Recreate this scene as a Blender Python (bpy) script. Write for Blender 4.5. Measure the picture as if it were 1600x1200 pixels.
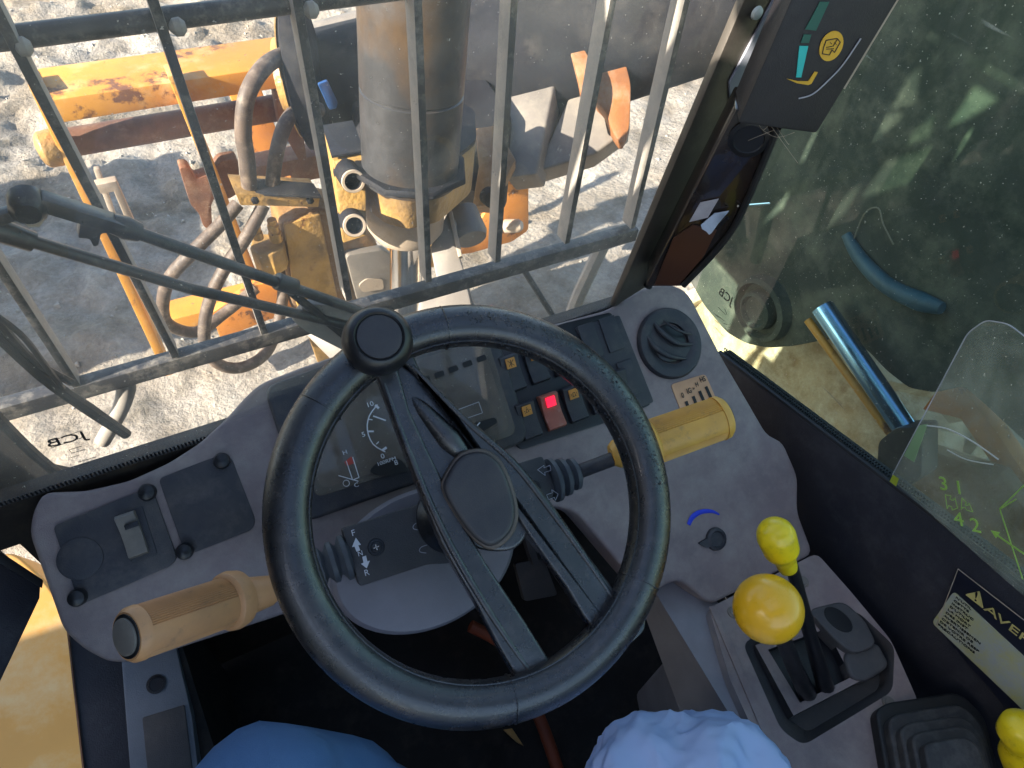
import bpy, bmesh, math, random
import numpy as np
from mathutils import Vector, Matrix, noise
random.seed(7)
for o in list(bpy.data.objects): bpy.data.objects.remove(o)
C = bpy.context.scene.collection
SC = bpy.context.scene
# ------------------------------------------------------------------ camera
F = 1080.0; CAMZ = 2.25
XA = Vector((0.89040528, -0.30807402, 0.3350654))
YA = Vector((-0.44953888, -0.71062372, 0.54122891))
VA = Vector((-0.07136686, 0.632538, 0.77123436))
CAM = Vector((0, 0, CAMZ))
def w(v): return Vector((XA.dot(v), YA.dot(v), -VA.dot(v)))
cam = bpy.data.cameras.new('camera'); co = bpy.data.objects.new('camera', cam); C.objects.link(co)
r, u, b = w(Vector((1, 0, 0))), w(Vector((0, -1, 0))), w(Vector((0, 0, -1)))
m = Matrix.Identity(4)
for i in range(3): m[i][0], m[i][1], m[i][2] = r[i], u[i], b[i]
m.translation = CAM; co.matrix_world = m
cam.sensor_width = 36; cam.lens = 36 * F / 1600; cam.clip_start = .02; cam.clip_end = 2000
SC.camera = co
# ------------------------------------------------------------------ light
SUN = Vector((-.87, -.11, .46)).normalized()
wd = bpy.data.worlds.new('World'); SC.world = wd; wd.use_nodes = True
nt = wd.node_tree; nt.nodes.clear()
sky = nt.nodes.new('ShaderNodeTexSky'); sky.sky_type = 'NISHITA'; sky.sun_disc = False
sky.sun_elevation = math.asin(SUN.z); sky.sun_rotation = math.atan2(SUN.x, SUN.y)
bg = nt.nodes.new('ShaderNodeBackground'); bg.inputs[1].default_value = .12
wo = nt.nodes.new('ShaderNodeOutputWorld')
nt.links.new(sky.outputs[0], bg.inputs[0]); nt.links.new(bg.outputs[0], wo.inputs[0])
sl = bpy.data.lights.new('sun', 'SUN'); sl.energy = 5; sl.angle = math.radians(.5); sl.color = (1, .93, .82)
so = bpy.data.objects.new('sun', sl); C.objects.link(so); so.rotation_euler = SUN.to_track_quat('Z', 'Y').to_euler()
SC.view_settings.view_transform = 'Standard'; SC.view_settings.look = 'None'
SC.view_settings.exposure = 2.15; SC.view_settings.gamma = 1; SC.view_settings.use_curve_mapping = False

# ------------------------------------------------------------------ geometry helpers
def ray(px, py): return w(Vector(((px - 800) / F, (py - 600) / F, 1)))
def PD(px, py, d): return CAM + ray(px, py) * d
def PP(px, py, pl, off=0.0):          # pixel -> point on plane (point, normal)
    p0, n = pl; n = n.normalized(); q = p0 + n * off; d = ray(px, py)
    return CAM + d * ((q - CAM).dot(n) / d.dot(n))
def PLY(y): return (Vector((0, y, 0)), Vector((0, -1, 0)))
def PLX(x): return (Vector((x, 0, 0)), Vector((-1, 0, 0)))
def PLZ(z): return (Vector((0, 0, z)), Vector((0, 0, 1)))
def PLC(px, py, d, n): return (PD(px, py, d), Vector(n).normalized())   # plane through a point at depth d
WL = {}
def wl(o): return WL.get(o.name, Vector((0, 0, 0))) if o else Vector((0, 0, 0))
def thing(name, label, cat, loc=(0, 0, 0), group=None):
    o = bpy.data.objects.new(name, None); C.objects.link(o); o.location = loc
    o.empty_display_size = .05
    o['label'] = label; o['category'] = cat
    if group: o['group'] = group
    WL[o.name] = Vector(loc); return o
def tag(o, label=None, cat=None, group=None, kind=None):
    if label: o['label'] = label
    if cat: o['category'] = cat
    if group: o['group'] = group
    if kind: o['kind'] = kind
    return o
def mesh(name, vs, fs, mat, parent=None, bevel=0, seg=2, ang=35, smooth=True, loc=None):
    base = wl(parent) if loc is None else Vector(loc)
    me = bpy.data.meshes.new(name); me.from_pydata([Vector(v) - base for v in vs], [], fs)
    bm = bmesh.new(); bm.from_mesh(me); bmesh.ops.recalc_face_normals(bm, faces=bm.faces)
    if bevel: 
        es = [e for e in bm.edges if len(e.link_faces) == 2 and e.calc_face_angle(0) > math.radians(ang)]
        bmesh.ops.bevel(bm, geom=es, offset=bevel, offset_type='OFFSET', segments=seg, profile=.6, affect='EDGES', clamp_overlap=True)
    bm.to_mesh(me); bm.free()
    me.materials.append(mat)
    if smooth:
        for p in me.polygons: p.use_smooth = True
        me.set_sharp_from_angle(angle=math.radians(42 if not bevel else 50))
    o = bpy.data.objects.new(name, me); C.objects.link(o); o.parent = parent
    if parent is None: o.location = base
    else: o.location = base - wl(parent)
    WL[o.name] = base
    return o
def prism(name, pts, vec, mat, parent=None, bevel=0, seg=2, **k):   # pts: planar loop, extruded along vec
    n = len(pts); vec = Vector(vec)
    vs = [Vector(p) for p in pts] + [Vector(p) + vec for p in pts]
    fs = [tuple(range(n)), tuple(range(2 * n - 1, n - 1, -1))] + [(i, n + i, n + (i + 1) % n, (i + 1) % n) for i in range(n)]
    return mesh(name, vs, fs, mat, parent, bevel, seg, **k)
def rp(pts, r, seg=4):                # round the corners of a 2D loop
    out = []; n = len(pts)
    for i in range(n):
        p = Vector(pts[i]).to_2d(); a = Vector(pts[i - 1]).to_2d(); c = Vector(pts[(i + 1) % n]).to_2d()
        d1 = a - p; d2 = c - p; rr = min(r, d1.length * .48, d2.length * .48)
        s = p + d1.normalized() * rr; e = p + d2.normalized() * rr
        for k in range(seg + 1):
            t = k / seg; out.append(((1 - t) ** 2 * s + 2 * t * (1 - t) * p + t * t * e))
    return out
def cr(pts, n=6, closed=False):       # Catmull-Rom through points
    P = [Vector(p) for p in pts]; out = []; N = len(P)
    for i in range(N if closed else N - 1):
        if closed: a, b_, c, d = P[i - 1], P[i], P[(i + 1) % N], P[(i + 2) % N]
        else: a, b_, c, d = P[max(i - 1, 0)], P[i], P[i + 1], P[min(i + 2, N - 1)]
        for k in range(n):
            t = k / n
            out.append(.5 * ((2 * b_) + (c - a) * t + (2 * a - 5 * b_ + 4 * c - d) * t * t + (3 * b_ - a - 3 * c + d) * t ** 3))
    if not closed: out.append(P[-1])
    return out
def tubegeo(pts, rad, seg=12, flat=1.0):
    P = [Vector(p) for p in pts]; n = len(P)
    R = [rad] * n if not hasattr(rad, '__len__') else [np.interp(i / (n - 1), np.linspace(0, 1, len(rad)), rad) for i in range(n)]
    vs = []; fs = []; T = (P[1] - P[0]).normalized(); N = T.orthogonal().normalized()
    for i in range(n):
        T = (P[min(i + 1, n - 1)] - P[max(i - 1, 0)]).normalized()
        N = (N - T * N.dot(T)).normalized(); B = T.cross(N)
        for k in range(seg):
            a = 2 * math.pi * k / seg; vs.append(P[i] + (N * math.cos(a) + B * math.sin(a) * flat) * R[i])
    for i in range(n - 1):
        for k in range(seg):
            a = i * seg + k; b2 = i * seg + (k + 1) % seg; fs.append((a, b2, b2 + seg, a + seg))
    fs.append(tuple(range(seg - 1, -1, -1))); fs.append(tuple((n - 1) * seg + k for k in range(seg)))
    return vs, fs
def tube(name, pts, rad, mat, parent=None, seg=12, curve=0, **k):
    if curve: pts = cr(pts, curve)
    vs, fs = tubegeo(pts, rad, seg); return mesh(name, vs, fs, mat, parent, **k)
def lathegeo(p0, ax, prof, seg=32, vs=None, fs=None, cap=True):
    vs = [] if vs is None else vs; fs = [] if fs is None else fs
    p0 = Vector(p0); ax = Vector(ax).normalized(); N = ax.orthogonal().normalized(); B = ax.cross(N); o = len(vs); n = len(prof)
    for t, r_ in prof:
        for k in range(seg):
            a = 2 * math.pi * k / seg; vs.append(p0 + ax * t + (N * math.cos(a) + B * math.sin(a)) * max(r_, 1e-5))
    for i in range(n - 1):
        for k in range(seg):
            a = o + i * seg + k; b2 = o + i * seg + (k + 1) % seg; fs.append((a, b2, b2 + seg, a + seg))
    if cap: fs.append(tuple(o + k for k in range(seg))); fs.append(tuple(o + (n - 1) * seg + k for k in range(seg)))
    return vs, fs
def lathe(name, p0, ax, prof, mat, parent=None, seg=32, cap=True, **k):
    vs, fs = lathegeo(p0, ax, prof, seg, cap=cap); return mesh(name, vs, fs, mat, parent, **k)
def boxgeo(c, ex, ey, ez, vs=None, fs=None):     # centre and three half-extent vectors
    vs = [] if vs is None else vs; fs = [] if fs is None else fs; o = len(vs)
    for a in (-1, 1):
        for b_ in (-1, 1):
            for d in (-1, 1): vs.append(Vector(c) + ex * a + ey * b_ + ez * d)
    for f in ((0, 1, 3, 2), (4, 6, 7, 5), (0, 4, 5, 1), (2, 3, 7, 6), (0, 2, 6, 4), (1, 5, 7, 3)): fs.append(tuple(o + i for i in f))
    return vs, fs
def beam(name, p, q, wd_, ht, up, mat, parent=None, bevel=0, **k):
    p, q = Vector(p), Vector(q); d = (q - p).normalized(); up = Vector(up); s = d.cross(up).normalized(); up = s.cross(d)
    vs, fs = boxgeo((p + q) / 2, (q - p) / 2, s * wd_ / 2, up * ht / 2); return mesh(name, vs, fs, mat, parent, bevel, **k)
def box(name, lo, hi, mat, parent=None, bevel=0, **k):
    lo, hi = Vector(lo), Vector(hi); e = (hi - lo) / 2
    vs, fs = boxgeo((lo + hi) / 2, Vector((e.x, 0, 0)), Vector((0, e.y, 0)), Vector((0, 0, e.z))); return mesh(name, vs, fs, mat, parent, bevel, **k)
def text(name, s, origin, xd, yd, size, mat, parent, mirror=False, depth=.0003, align='CENTER', squash=1.0):
    cu = bpy.data.curves.new(name, 'FONT'); cu.body = s; cu.size = size; cu.extrude = depth; cu.align_x = align; cu.align_y = 'CENTER'
    cu.resolution_u = 3
    t = bpy.data.objects.new('tmp', cu); C.objects.link(t); dg = bpy.context.evaluated_depsgraph_get(); dg.update()
    me = bpy.data.meshes.new_from_object(t.evaluated_get(dg)); bpy.data.objects.remove(t)
    xd = Vector(xd).normalized(); yd = Vector(yd); yd = (yd - xd * yd.dot(xd)).normalized(); z = xd.cross(yd)
    base = wl(parent)
    for v in me.vertices:
        x = -v.co.x if mirror else v.co.x
        v.co = Vector(origin) + xd * x * squash + yd * v.co.y + z * v.co.z - base
    me.materials.clear(); me.materials.append(mat)
    o = bpy.data.objects.new(name, me); C.objects.link(o); o.parent = parent; WL[o.name] = base; return o
def ptext(name, s, px, py, ang, pl, hpx, mat, parent, off=.001, **k):   # text lying on a plane; ang = reading direction in the picture, degrees clockwise
    a = math.radians(ang); o = PP(px, py, pl, off)
    x = PP(px + 20 * math.cos(a), py + 20 * math.sin(a), pl, off) - o
    y = PP(px + 20 * math.sin(a), py - 20 * math.cos(a), pl, off) - o
    sc = y.length / 20
    return text(name, s, o, x, y, hpx * sc * 1.35, mat, parent, **k)

# ------------------------------------------------------------------ materials
def mat(name, col, rough=.5, metal=0, col2=None, ns=8, nw=.35, lo=.35, hi=.65, bump=0, bs=200, spec=.5, coat=0, dust=None, dustamt=0, rust=None, rustamt=0, detail=6, emit=None):
    m = bpy.data.materials.new(name); m.use_nodes = True; nt = m.node_tree; N = nt.nodes; L = nt.links
    p = N['Principled BSDF']; p.inputs['Roughness'].default_value = rough; p.inputs['Metallic'].default_value = metal
    p.inputs['Specular IOR Level'].default_value = spec; p.inputs['Coat Weight'].default_value = coat
    tc = N.new('ShaderNodeTexCoord')
    def nz(scale, det=detail, rg=.6):
        n = N.new('ShaderNodeTexNoise'); n.inputs['Scale'].default_value = scale; n.inputs['Detail'].default_value = det; n.inputs['Roughness'].default_value = rg
        L.new(tc.outputs['Object'], n.inputs['Vector']); return n.outputs[0]
    def ramp(s, a, b_):
        r_ = N.new('ShaderNodeMapRange'); r_.inputs[1].default_value = a; r_.inputs[2].default_value = b_; L.new(s, r_.inputs[0]); return r_.outputs[0]
    def mix(f, A, B_):
        x = N.new('ShaderNodeMix'); x.data_type = 'RGBA'
        (L.new(f, x.inputs[0]) if hasattr(f, 'links') else setattr(x.inputs[0], 'default_value', f))
        for i, c in ((6, A), (7, B_)):
            if hasattr(c, 'links'): L.new(c, x.inputs[i])
            else: x.inputs[i].default_value = (*c, 1)
        return x.outputs[2]
    c2 = col2 or tuple(x * .72 for x in col)
    out = mix(ramp(nz(ns), lo, hi), c2, col)
    if dustamt:
        out = mix(ramp(nz(ns * 2.3, 8, .7), .62 - dustamt * .4, .95 - dustamt * .4), out, dust or (.3, .26, .21))
    if rustamt:
        out = mix(ramp(nz(ns * 1.7, 10, .72), .66 - rustamt * .35, .70 - rustamt * .3), out, rust or (.13, .05, .02))
    L.new(out, p.inputs['Base Color'])
    rr = N.new('ShaderNodeMapRange'); rr.inputs[3].default_value = max(rough - .1, .03); rr.inputs[4].default_value = min(rough + .15, 1)
    L.new(nz(ns * 3), rr.inputs[0]); L.new(rr.outputs[0], p.inputs['Roughness'])
    if bump:
        bp = N.new('ShaderNodeBump'); bp.inputs['Strength'].default_value = bump; bp.inputs['Distance'].default_value = .001 if bs > 60 else .01
        L.new(nz(bs, 3), bp.inputs['Height']); L.new(bp.outputs[0], p.inputs['Normal'])
    if emit:
        p.inputs['Emission Color'].default_value = (*emit[:3], 1); p.inputs['Emission Strength'].default_value = emit[3]
    return m
dashm = mat('dash_plastic', (.235, .178, .170), .5, col2=(.175, .134, .130), ns=9, bump=.5, bs=900, dust=(.30, .25, .22), dustamt=.5)
clum = mat('console_plastic', (.07, .066, .064), .6, col2=(.045, .044, .047), ns=9, bump=.5, bs=900, dust=(.1, .09, .08), dustamt=.25)
shroudm = mat('shroud_plastic', (.20, .18, .195), .45, bump=.3, bs=900, ns=7)
darkp = mat('dark_plastic', (.020, .021, .028), .5, col2=(.035, .034, .038), ns=14, bump=.5, bs=800, dust=(.09, .075, .065), dustamt=.3)
platem = mat('cover_plate', (.020, .021, .030), .5, col2=(.05, .045, .045), ns=16, bump=.4, bs=600, dust=(.10, .085, .075), dustamt=.38)
blk = mat('black_plastic', (.010, .010, .012), .35, ns=20, bump=.2, bs=500)
wheelm = mat('wheel_vinyl', (.008, .0075, .008), .26, spec=.8, coat=.2, col2=(.010, .010, .013), ns=25, bump=.35, bs=1100, dust=(.06, .05, .045), dustamt=.3)
hubm = mat('hub_vinyl', (.022, .020, .024), .42, col2=(.04, .035, .035), ns=25, bump=.3, bs=900)
wearm = mat('worn_edge', (.10, .075, .06), .55, ns=60)
bootd = mat('gaiter_rubber', (.028, .028, .030), .6, ns=20, bump=.4, bs=500, dust=(.08, .075, .07), dustamt=.4)
boot = mat('boot_rubber', (.07, .075, .085), .5, ns=30)
housing = mat('stalk_housing', (.035, .033, .035), .5, col2=(.055, .05, .048), ns=25, bump=.6, bs=700)
grip = mat('tan_grip', (.55, .27, .11), .45, col2=(.46, .23, .10), ns=30, dust=(.2, .12, .07), dustamt=.15)
gripy = mat('amber_grip', (.62, .33, .05), .45, col2=(.52, .27, .05), ns=30, dust=(.2, .12, .05), dustamt=.15)
yball = mat('amber_ball', (.80, .42, .012), .28, col2=(.77, .40, .012), ns=14, coat=.2)
yknob = mat('yellow_knob', (.80, .58, .01), .28, col2=(.7, .5, .01), ns=30, dust=(.3, .2, .02), dustamt=.2)
white = mat('white_print', (.75, .75, .78), .6)
greyp = mat('grey_print', (.42, .41, .44), .6)
red = mat('red_lens', (.75, .01, .03), .3, emit=(1, .01, .05, .35))
redp = mat('red_print', (.5, .06, .04), .5)
coral = mat('red_switch', (.36, .11, .07), .5, dust=(.4, .25, .2), dustamt=.25, ns=40)
orange_i = mat('orange_icon', (.72, .30, .05), .5, ns=80)
iglabel = mat('tan_label', (.62, .33, .17), .55, ns=20)
blackprint = mat('black_print', (.008, .008, .008), .6)
bluemark = mat('blue_ink', (.02, .05, .6), .5)
clusterm = mat('cluster_face', (.19, .155, .135), .35, col2=(.07, .06, .06), ns=9, dust=(.22, .18, .15), dustamt=.45, bump=.1, bs=900)
trimm = mat('wall_trim', (.014, .015, .022), .6, col2=(.022, .022, .028), ns=8, bump=.6, bs=500, dust=(.05, .05, .055), dustamt=.3)
floorm = mat('floor_rubber', (.012, .011, .011), .8, ns=8, bump=.5, bs=300, dust=(.05, .04, .03), dustamt=.3)
sillm = mat('sill_dirty', (.018, .012, .008), .6, ns=14, dust=(.06, .04, .022), dustamt=.35)
pillarm = mat('pillar_satin', (.12, .10, .08), .32, metal=.5, col2=(.085, .075, .064), ns=4, dust=(.18, .16, .13), dustamt=.3, bump=.2, bs=300)
pillarg = mat('pillar_grey', (.34, .35, .40), .45, ns=5)
gloss = mat('gloss_black', (.012, .010, .010), .15, col2=(.03, .018, .012), ns=9, coat=.5, dust=(.1, .09, .08), dustamt=.12)
redbrown = mat('reddish_reflection', (.07, .026, .014), .3, ns=9, col2=(.05, .02, .012))
panelm = mat('indicator_face', (.010, .008, .010), .5, ns=30, bump=.3, bs=700)
teal = mat('teal_print', (.02, .55, .50), .5)
green = mat('green_print', (.005, .11, .075), .5)
yprint = mat('yellow_print', (.75, .42, .02), .5)
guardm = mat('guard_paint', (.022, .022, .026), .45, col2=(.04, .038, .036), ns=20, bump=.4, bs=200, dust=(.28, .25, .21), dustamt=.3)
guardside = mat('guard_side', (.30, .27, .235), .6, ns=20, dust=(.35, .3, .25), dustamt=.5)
wiperm = mat('wiper_black', (.015, .015, .017), .3, ns=30, dust=(.1, .09, .08), dustamt=.25)
yel = mat('yellow_paint', (.55, .25, .03), .5, col2=(.42, .18, .025), ns=4, rustamt=.3, dust=(.5, .38, .2), dustamt=.25, bump=.3, bs=80)
ora = mat('orange_paint', (.62, .24, .04), .5, col2=(.5, .17, .03), ns=5, rustamt=.3, bump=.3, bs=80)
shadeora = mat('shaded_orange', (.30, .11, .025), .6, col2=(.16, .06, .02), ns=6, dust=(.3, .22, .14), dustamt=.3)  # orange paint darkened to look shaded, with dust over it
dirty_y = mat('oily_yellow', (.45, .26, .07), .4, col2=(.14, .085, .035), ns=5, lo=.35, hi=.6, rustamt=.15, bump=.4, bs=60)
rusty = mat('rusty_steel', (.20, .085, .04), .65, col2=(.11, .05, .03), ns=8, bump=.6, bs=90, dust=(.3, .2, .13), dustamt=.3)
brown = mat('oily_brown', (.13, .07, .03), .5, col2=(.25, .13, .04), ns=4, bump=.4, bs=60, dust=(.3, .22, .15), dustamt=.3)
ramm = mat('oily_ram', (.030, .029, .030), .36, metal=.2, col2=(.085, .045, .014), ns=2.2, lo=.30, hi=.44, bump=.1, bs=60, dust=(.085, .085, .09), dustamt=.3)
castm = mat('pale_cast', (.42, .33, .24), .5, ns=6, dust=(.5, .42, .34), dustamt=.3)
chrome = mat('chrome_rod', (.85, .85, .85), .12, metal=1)
greasy = mat('greasy_black', (.006, .006, .008), .7, spec=.2, col2=(.014, .014, .018), ns=5, bump=.9, bs=70, dust=(.05, .045, .04), dustamt=.25)
greypl = mat('dusty_grey_steel', (.19, .165, .14), .5, ns=4, dust=(.3, .26, .2), dustamt=.3)
hosem = mat('hose_rubber', (.05, .036, .028), .6, col2=(.09, .06, .042), ns=14, bump=.4, bs=200, dust=(.25, .19, .14), dustamt=.35)
brass = mat('brass_fitting', (.55, .32, .08), .35, metal=.6, ns=30, rustamt=.2)
blueg = mat('blue_grease', (.02, .07, .2), .3, ns=40)
armm = mat('arm_paint', (.060, .068, .058), .8, spec=.2, col2=(.032, .038, .036), ns=4, bump=.4, bs=120, dust=(.16, .155, .125), dustamt=.4)
bluerefl = mat('blue_reflection', (.03, .085, .13), .5, ns=20)
fender = mat('fender_tan', (.62, .31, .07), .5, ns=3, col2=(.52, .26, .06), dust=(.6, .45, .25), dustamt=.3)
jeans = mat('denim', (.16, .29, .50), .9, spec=.1, col2=(.10, .20, .40), ns=5, lo=.3, hi=.7, bump=1, bs=900)
shoe = mat('shoe', (.03, .025, .02), .6)
liner = mat('headliner', (.3, .29, .27), .9)
kick = mat('kick_panel', (.15, .17, .20), .6, ns=10, bump=.4, bs=600)
blockm = mat('shade_blocker', (.3, .29, .27), .9, ns=3, bump=.5, bs=30)
chartg = mat('chart_green', (.38, .62, .10), .5)

def bagmat():
    m = bpy.data.materials.new('bag_film'); m.use_nodes = True; N = m.node_tree.nodes; L = m.node_tree.links
    p = N['Principled BSDF']; p.inputs['Base Color'].default_value = (.42, .55, .80, 1); p.inputs['Roughness'].default_value = .35
    tr = N.new('ShaderNodeBsdfTranslucent'); tr.inputs[0].default_value = (.5, .62, .85, 1)
    x = N.new('ShaderNodeMixShader'); x.inputs[0].default_value = .3
    L.new(p.outputs[0], x.inputs[1]); L.new(tr.outputs[0], x.inputs[2]); L.new(x.outputs[0], N['Material Output'].inputs[0]); return m
def glassmat(name, tint, dust, thr, glossf=.06, scl=1.0, base=0.01):
    m = bpy.data.materials.new(name); m.use_nodes = True; N = m.node_tree.nodes; L = m.node_tree.links; N.remove(N['Principled BSDF'])
    t = N.new('ShaderNodeBsdfTransparent'); t.inputs[0].default_value = (*tint, 1)
    g = N.new('ShaderNodeBsdfGlossy'); g.inputs['Roughness'].default_value = .03
    fr = N.new('ShaderNodeFresnel'); fr.inputs[0].default_value = 1.45
    df = N.new('ShaderNodeBsdfDiffuse'); df.inputs[0].default_value = (.62, .58, .5, 1)
    tl = N.new('ShaderNodeBsdfTranslucent'); tl.inputs[0].default_value = (.62, .58, .5, 1)
    dd = N.new('ShaderNodeMixShader'); dd.inputs[0].default_value = .5; L.new(df.outputs[0], dd.inputs[1]); L.new(tl.outputs[0], dd.inputs[2])
    tc = N.new('ShaderNodeTexCoord')
    def nz(s, det, lo, hi, dist=0, a=0, b=1, sc=None):
        mp = N.new('ShaderNodeMapping'); L.new(tc.outputs['Object'], mp.inputs[0])
        if sc: mp.inputs['Scale'].default_value = sc; mp.inputs['Rotation'].default_value = (.3, .5, .6)
        n = N.new('ShaderNodeTexNoise'); n.inputs['Scale'].default_value = s; n.inputs['Detail'].default_value = det; n.inputs['Roughness'].default_value = .7; n.inputs['Distortion'].default_value = dist
        L.new(mp.outputs[0], n.inputs[0]); r_ = N.new('ShaderNodeMapRange'); r_.inputs[1].default_value = lo; r_.inputs[2].default_value = hi; r_.inputs[3].default_value = a; r_.inputs[4].default_value = b; L.new(n.outputs[0], r_.inputs[0]); return r_.outputs[0]
    big = nz(5 * scl, 6, .35, .75, 1.5, base, dust)          # smeary film
    spk = nz(260, 2, .70, .74, 0, 0, .55)                    # dust specks
    scr = nz(90, 2, .72, .76, 0, 0, .25, (1, .06, 1))        # scratches
    ad = N.new('ShaderNodeMath'); ad.operation = 'MAXIMUM'; L.new(big, ad.inputs[0]); L.new(spk, ad.inputs[1])
    ad2 = N.new('ShaderNodeMath'); ad2.operation = 'MAXIMUM'; L.new(ad.outputs[0], ad2.inputs[0]); L.new(scr, ad2.inputs[1])
    x1 = N.new('ShaderNodeMixShader'); ge = N.new('ShaderNodeNewGeometry'); mu = N.new('ShaderNodeMath'); mu.operation = 'SUBTRACT'; mu.use_clamp = True; L.new(fr.outputs[0], mu.inputs[0]); L.new(ge.outputs['Backfacing'], mu.inputs[1])
    L.new(mu.outputs[0], x1.inputs[0]); L.new(t.outputs[0], x1.inputs[1]); L.new(g.outputs[0], x1.inputs[2])
    x2 = N.new('ShaderNodeMixShader'); L.new(ad2.outputs[0], x2.inputs[0]); L.new(x1.outputs[0], x2.inputs[1]); L.new(dd.outputs[0], x2.inputs[2])
    o = N.new('ShaderNodeOutputMaterial') if 'Material Output' not in N else N['Material Output']
    L.new(x2.outputs[0], o.inputs[0]); return m
glass_f = glassmat('windscreen_glass', (.97, .97, .96), .17, .5, base=.03)
glass_r = glassmat('side_glass', (.74, .83, .76), .035, .5, scl=1.4, base=.004)
acryl = glassmat('acrylic', (.90, .90, .86), .28, .5, scl=2, base=.06)
clear = glassmat('cluster_lens', (.85, .82, .8), .35, .5, scl=3, base=.10)

def groundmat():
    m = bpy.data.materials.new('dry_mud'); m.use_nodes = True; N = m.node_tree.nodes; L = m.node_tree.links; p = N['Principled BSDF']
    p.inputs['Roughness'].default_value = .95; p.inputs['Specular IOR Level'].default_value = .15
    tc = N.new('ShaderNodeTexCoord')
    def nz(s, d, r_=.65):
        n = N.new('ShaderNodeTexNoise'); n.inputs['Scale'].default_value = s; n.inputs['Detail'].default_value = d; n.inputs['Roughness'].default_value = r_; L.new(tc.outputs['Object'], n.inputs[0]); return n.outputs[0]
    cr_ = N.new('ShaderNodeValToRGB'); e = cr_.color_ramp.elements; e[0].position = .3; e[0].color = (.17, .145, .11, 1); e[1].position = .72; e[1].color = (.50, .455, .38, 1)
    a = e.new(.5); a.color = (.34, .30, .25, 1)
    L.new(nz(3.5, 10), cr_.inputs[0])
    x = N.new('ShaderNodeMix'); x.data_type = 'RGBA'; x.blend_type = 'MULTIPLY'; x.inputs[0].default_value = .5
    r2 = N.new('ShaderNodeMapRange'); r2.inputs[1].default_value = .3; r2.inputs[2].default_value = .65; r2.inputs[3].default_value = .45; r2.inputs[4].default_value = 1.1; L.new(nz(45, 6), r2.inputs[0])
    x0 = N.new('ShaderNodeMix'); x0.data_type = 'RGBA'; x0.blend_type = 'MULTIPLY'; r0 = N.new('ShaderNodeMapRange'); r0.inputs[1].default_value = .42; r0.inputs[2].default_value = .62; L.new(nz(1.1, 8, .7), r0.inputs[0]); L.new(r0.outputs[0], x0.inputs[0]); x0.inputs[7].default_value = (.72, .66, .58, 1)
    L.new(cr_.outputs[0], x0.inputs[6]); L.new(x0.outputs[2], x.inputs[6]); L.new(r2.outputs[0], x.inputs[7]); L.new(x.outputs[2], p.inputs['Base Color'])
    bp = N.new('ShaderNodeBump'); bp.inputs['Strength'].default_value = .9; bp.inputs['Distance'].default_value = .03; L.new(nz(28, 8), bp.inputs['Height']); L.new(bp.outputs[0], p.inputs['Normal'])
    return m
gm = groundmat()

# ------------------------------------------------------------------ ground
def axis(lo, hi, st, far):
    a = list(np.arange(lo, hi + 1e-6, st)); s = st; 
    v = hi
    while v < far: s *= 1.6; v += s; a.append(v)
    s = st; v = lo
    while v > -far: s *= 1.6; v -= s; a.insert(0, v)
    return a
def gz(x, y):
    d = max(0, abs(x - 2) - 5, abs(y - 3.5) - 4); f = max(0, 1 - d / 3)
    if f == 0: return 0
    P = Vector((x, y, 0))
    h = noise.fractal(P * 1.3, 1, 2, 3) * .045 + noise.fractal(P * 5, 1, 2.1, 5) * .045 + max(0, noise.noise(P * 11) - .15) * .07
    # tyre tracks pressed in the mud, running away to the left
    for off in (0, .42):
        t = (x + .95 + off) + .22 * (y - 2) + .06 * math.sin(y * 1.3)
        k = math.exp(-(t / .13) ** 2); h -= k * .06; h += .028 * k * (1 if math.sin(y * 34 + t * 30) > 0 else 0)
    soft = 1 / (1 + math.exp((y - 2.3 - .4 * x) * 4))
    return h * f * (1 - .78 * soft)
xs = axis(-3.2, 8.6, .032, 400); ys = axis(.3, 8.0, .032, 400)
vs = [(x, y, gz(x, y)) for y in ys for x in xs]; nx = len(xs)
fs = [(j * nx + i, j * nx + i + 1, (j + 1) * nx + i + 1, (j + 1) * nx + i) for j in range(len(ys) - 1) for i in range(nx - 1)]
me = bpy.data.meshes.new('ground'); me.from_pydata(vs, [], fs); me.materials.append(gm)
for p in me.polygons: p.use_smooth = True
g = bpy.data.objects.new('ground', me); C.objects.link(g); tag(g, kind='structure', label='pale dry rutted mud and grit around the machine')
vs = []; fs = []
stonem = mat('grit_stone', (.40, .37, .32), .9, col2=(.24, .21, .17), ns=20)
for i in range(3800):
    x = random.uniform(-2.6, 8); y = random.uniform(1, 7.5); s = random.uniform(.004, .013) * random.choice((1, 1, 1, 1.8))
    if (x > 1.2 or y < 2.3) and random.random() < .75: continue
    z = gz(x, y); o = len(vs)
    ph = random.uniform(0, 6); sh = [Vector((math.cos(ph + k * 2.1) * random.uniform(.7, 1.2), math.sin(ph + k * 2.1) * random.uniform(.7, 1.3), random.uniform(-.3, .2))) for k in range(3)]
    for q in sh: vs.append(Vector((x, y, z)) + q * s)
    for q in sh: vs.append(Vector((x, y, z)) + Vector((q.x * .6, q.y * .6, random.uniform(.5, .9))) * s)
    fs += [(o + 3, o + 4, o + 5), (o, o + 1, o + 4, o + 3), (o + 1, o + 2, o + 5, o + 4), (o + 2, o, o + 3, o + 5)]
tag(mesh('gravel', vs, fs, stonem, smooth=False), 'loose grit and clods scattered on the dry mud', kind='stuff')

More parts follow.
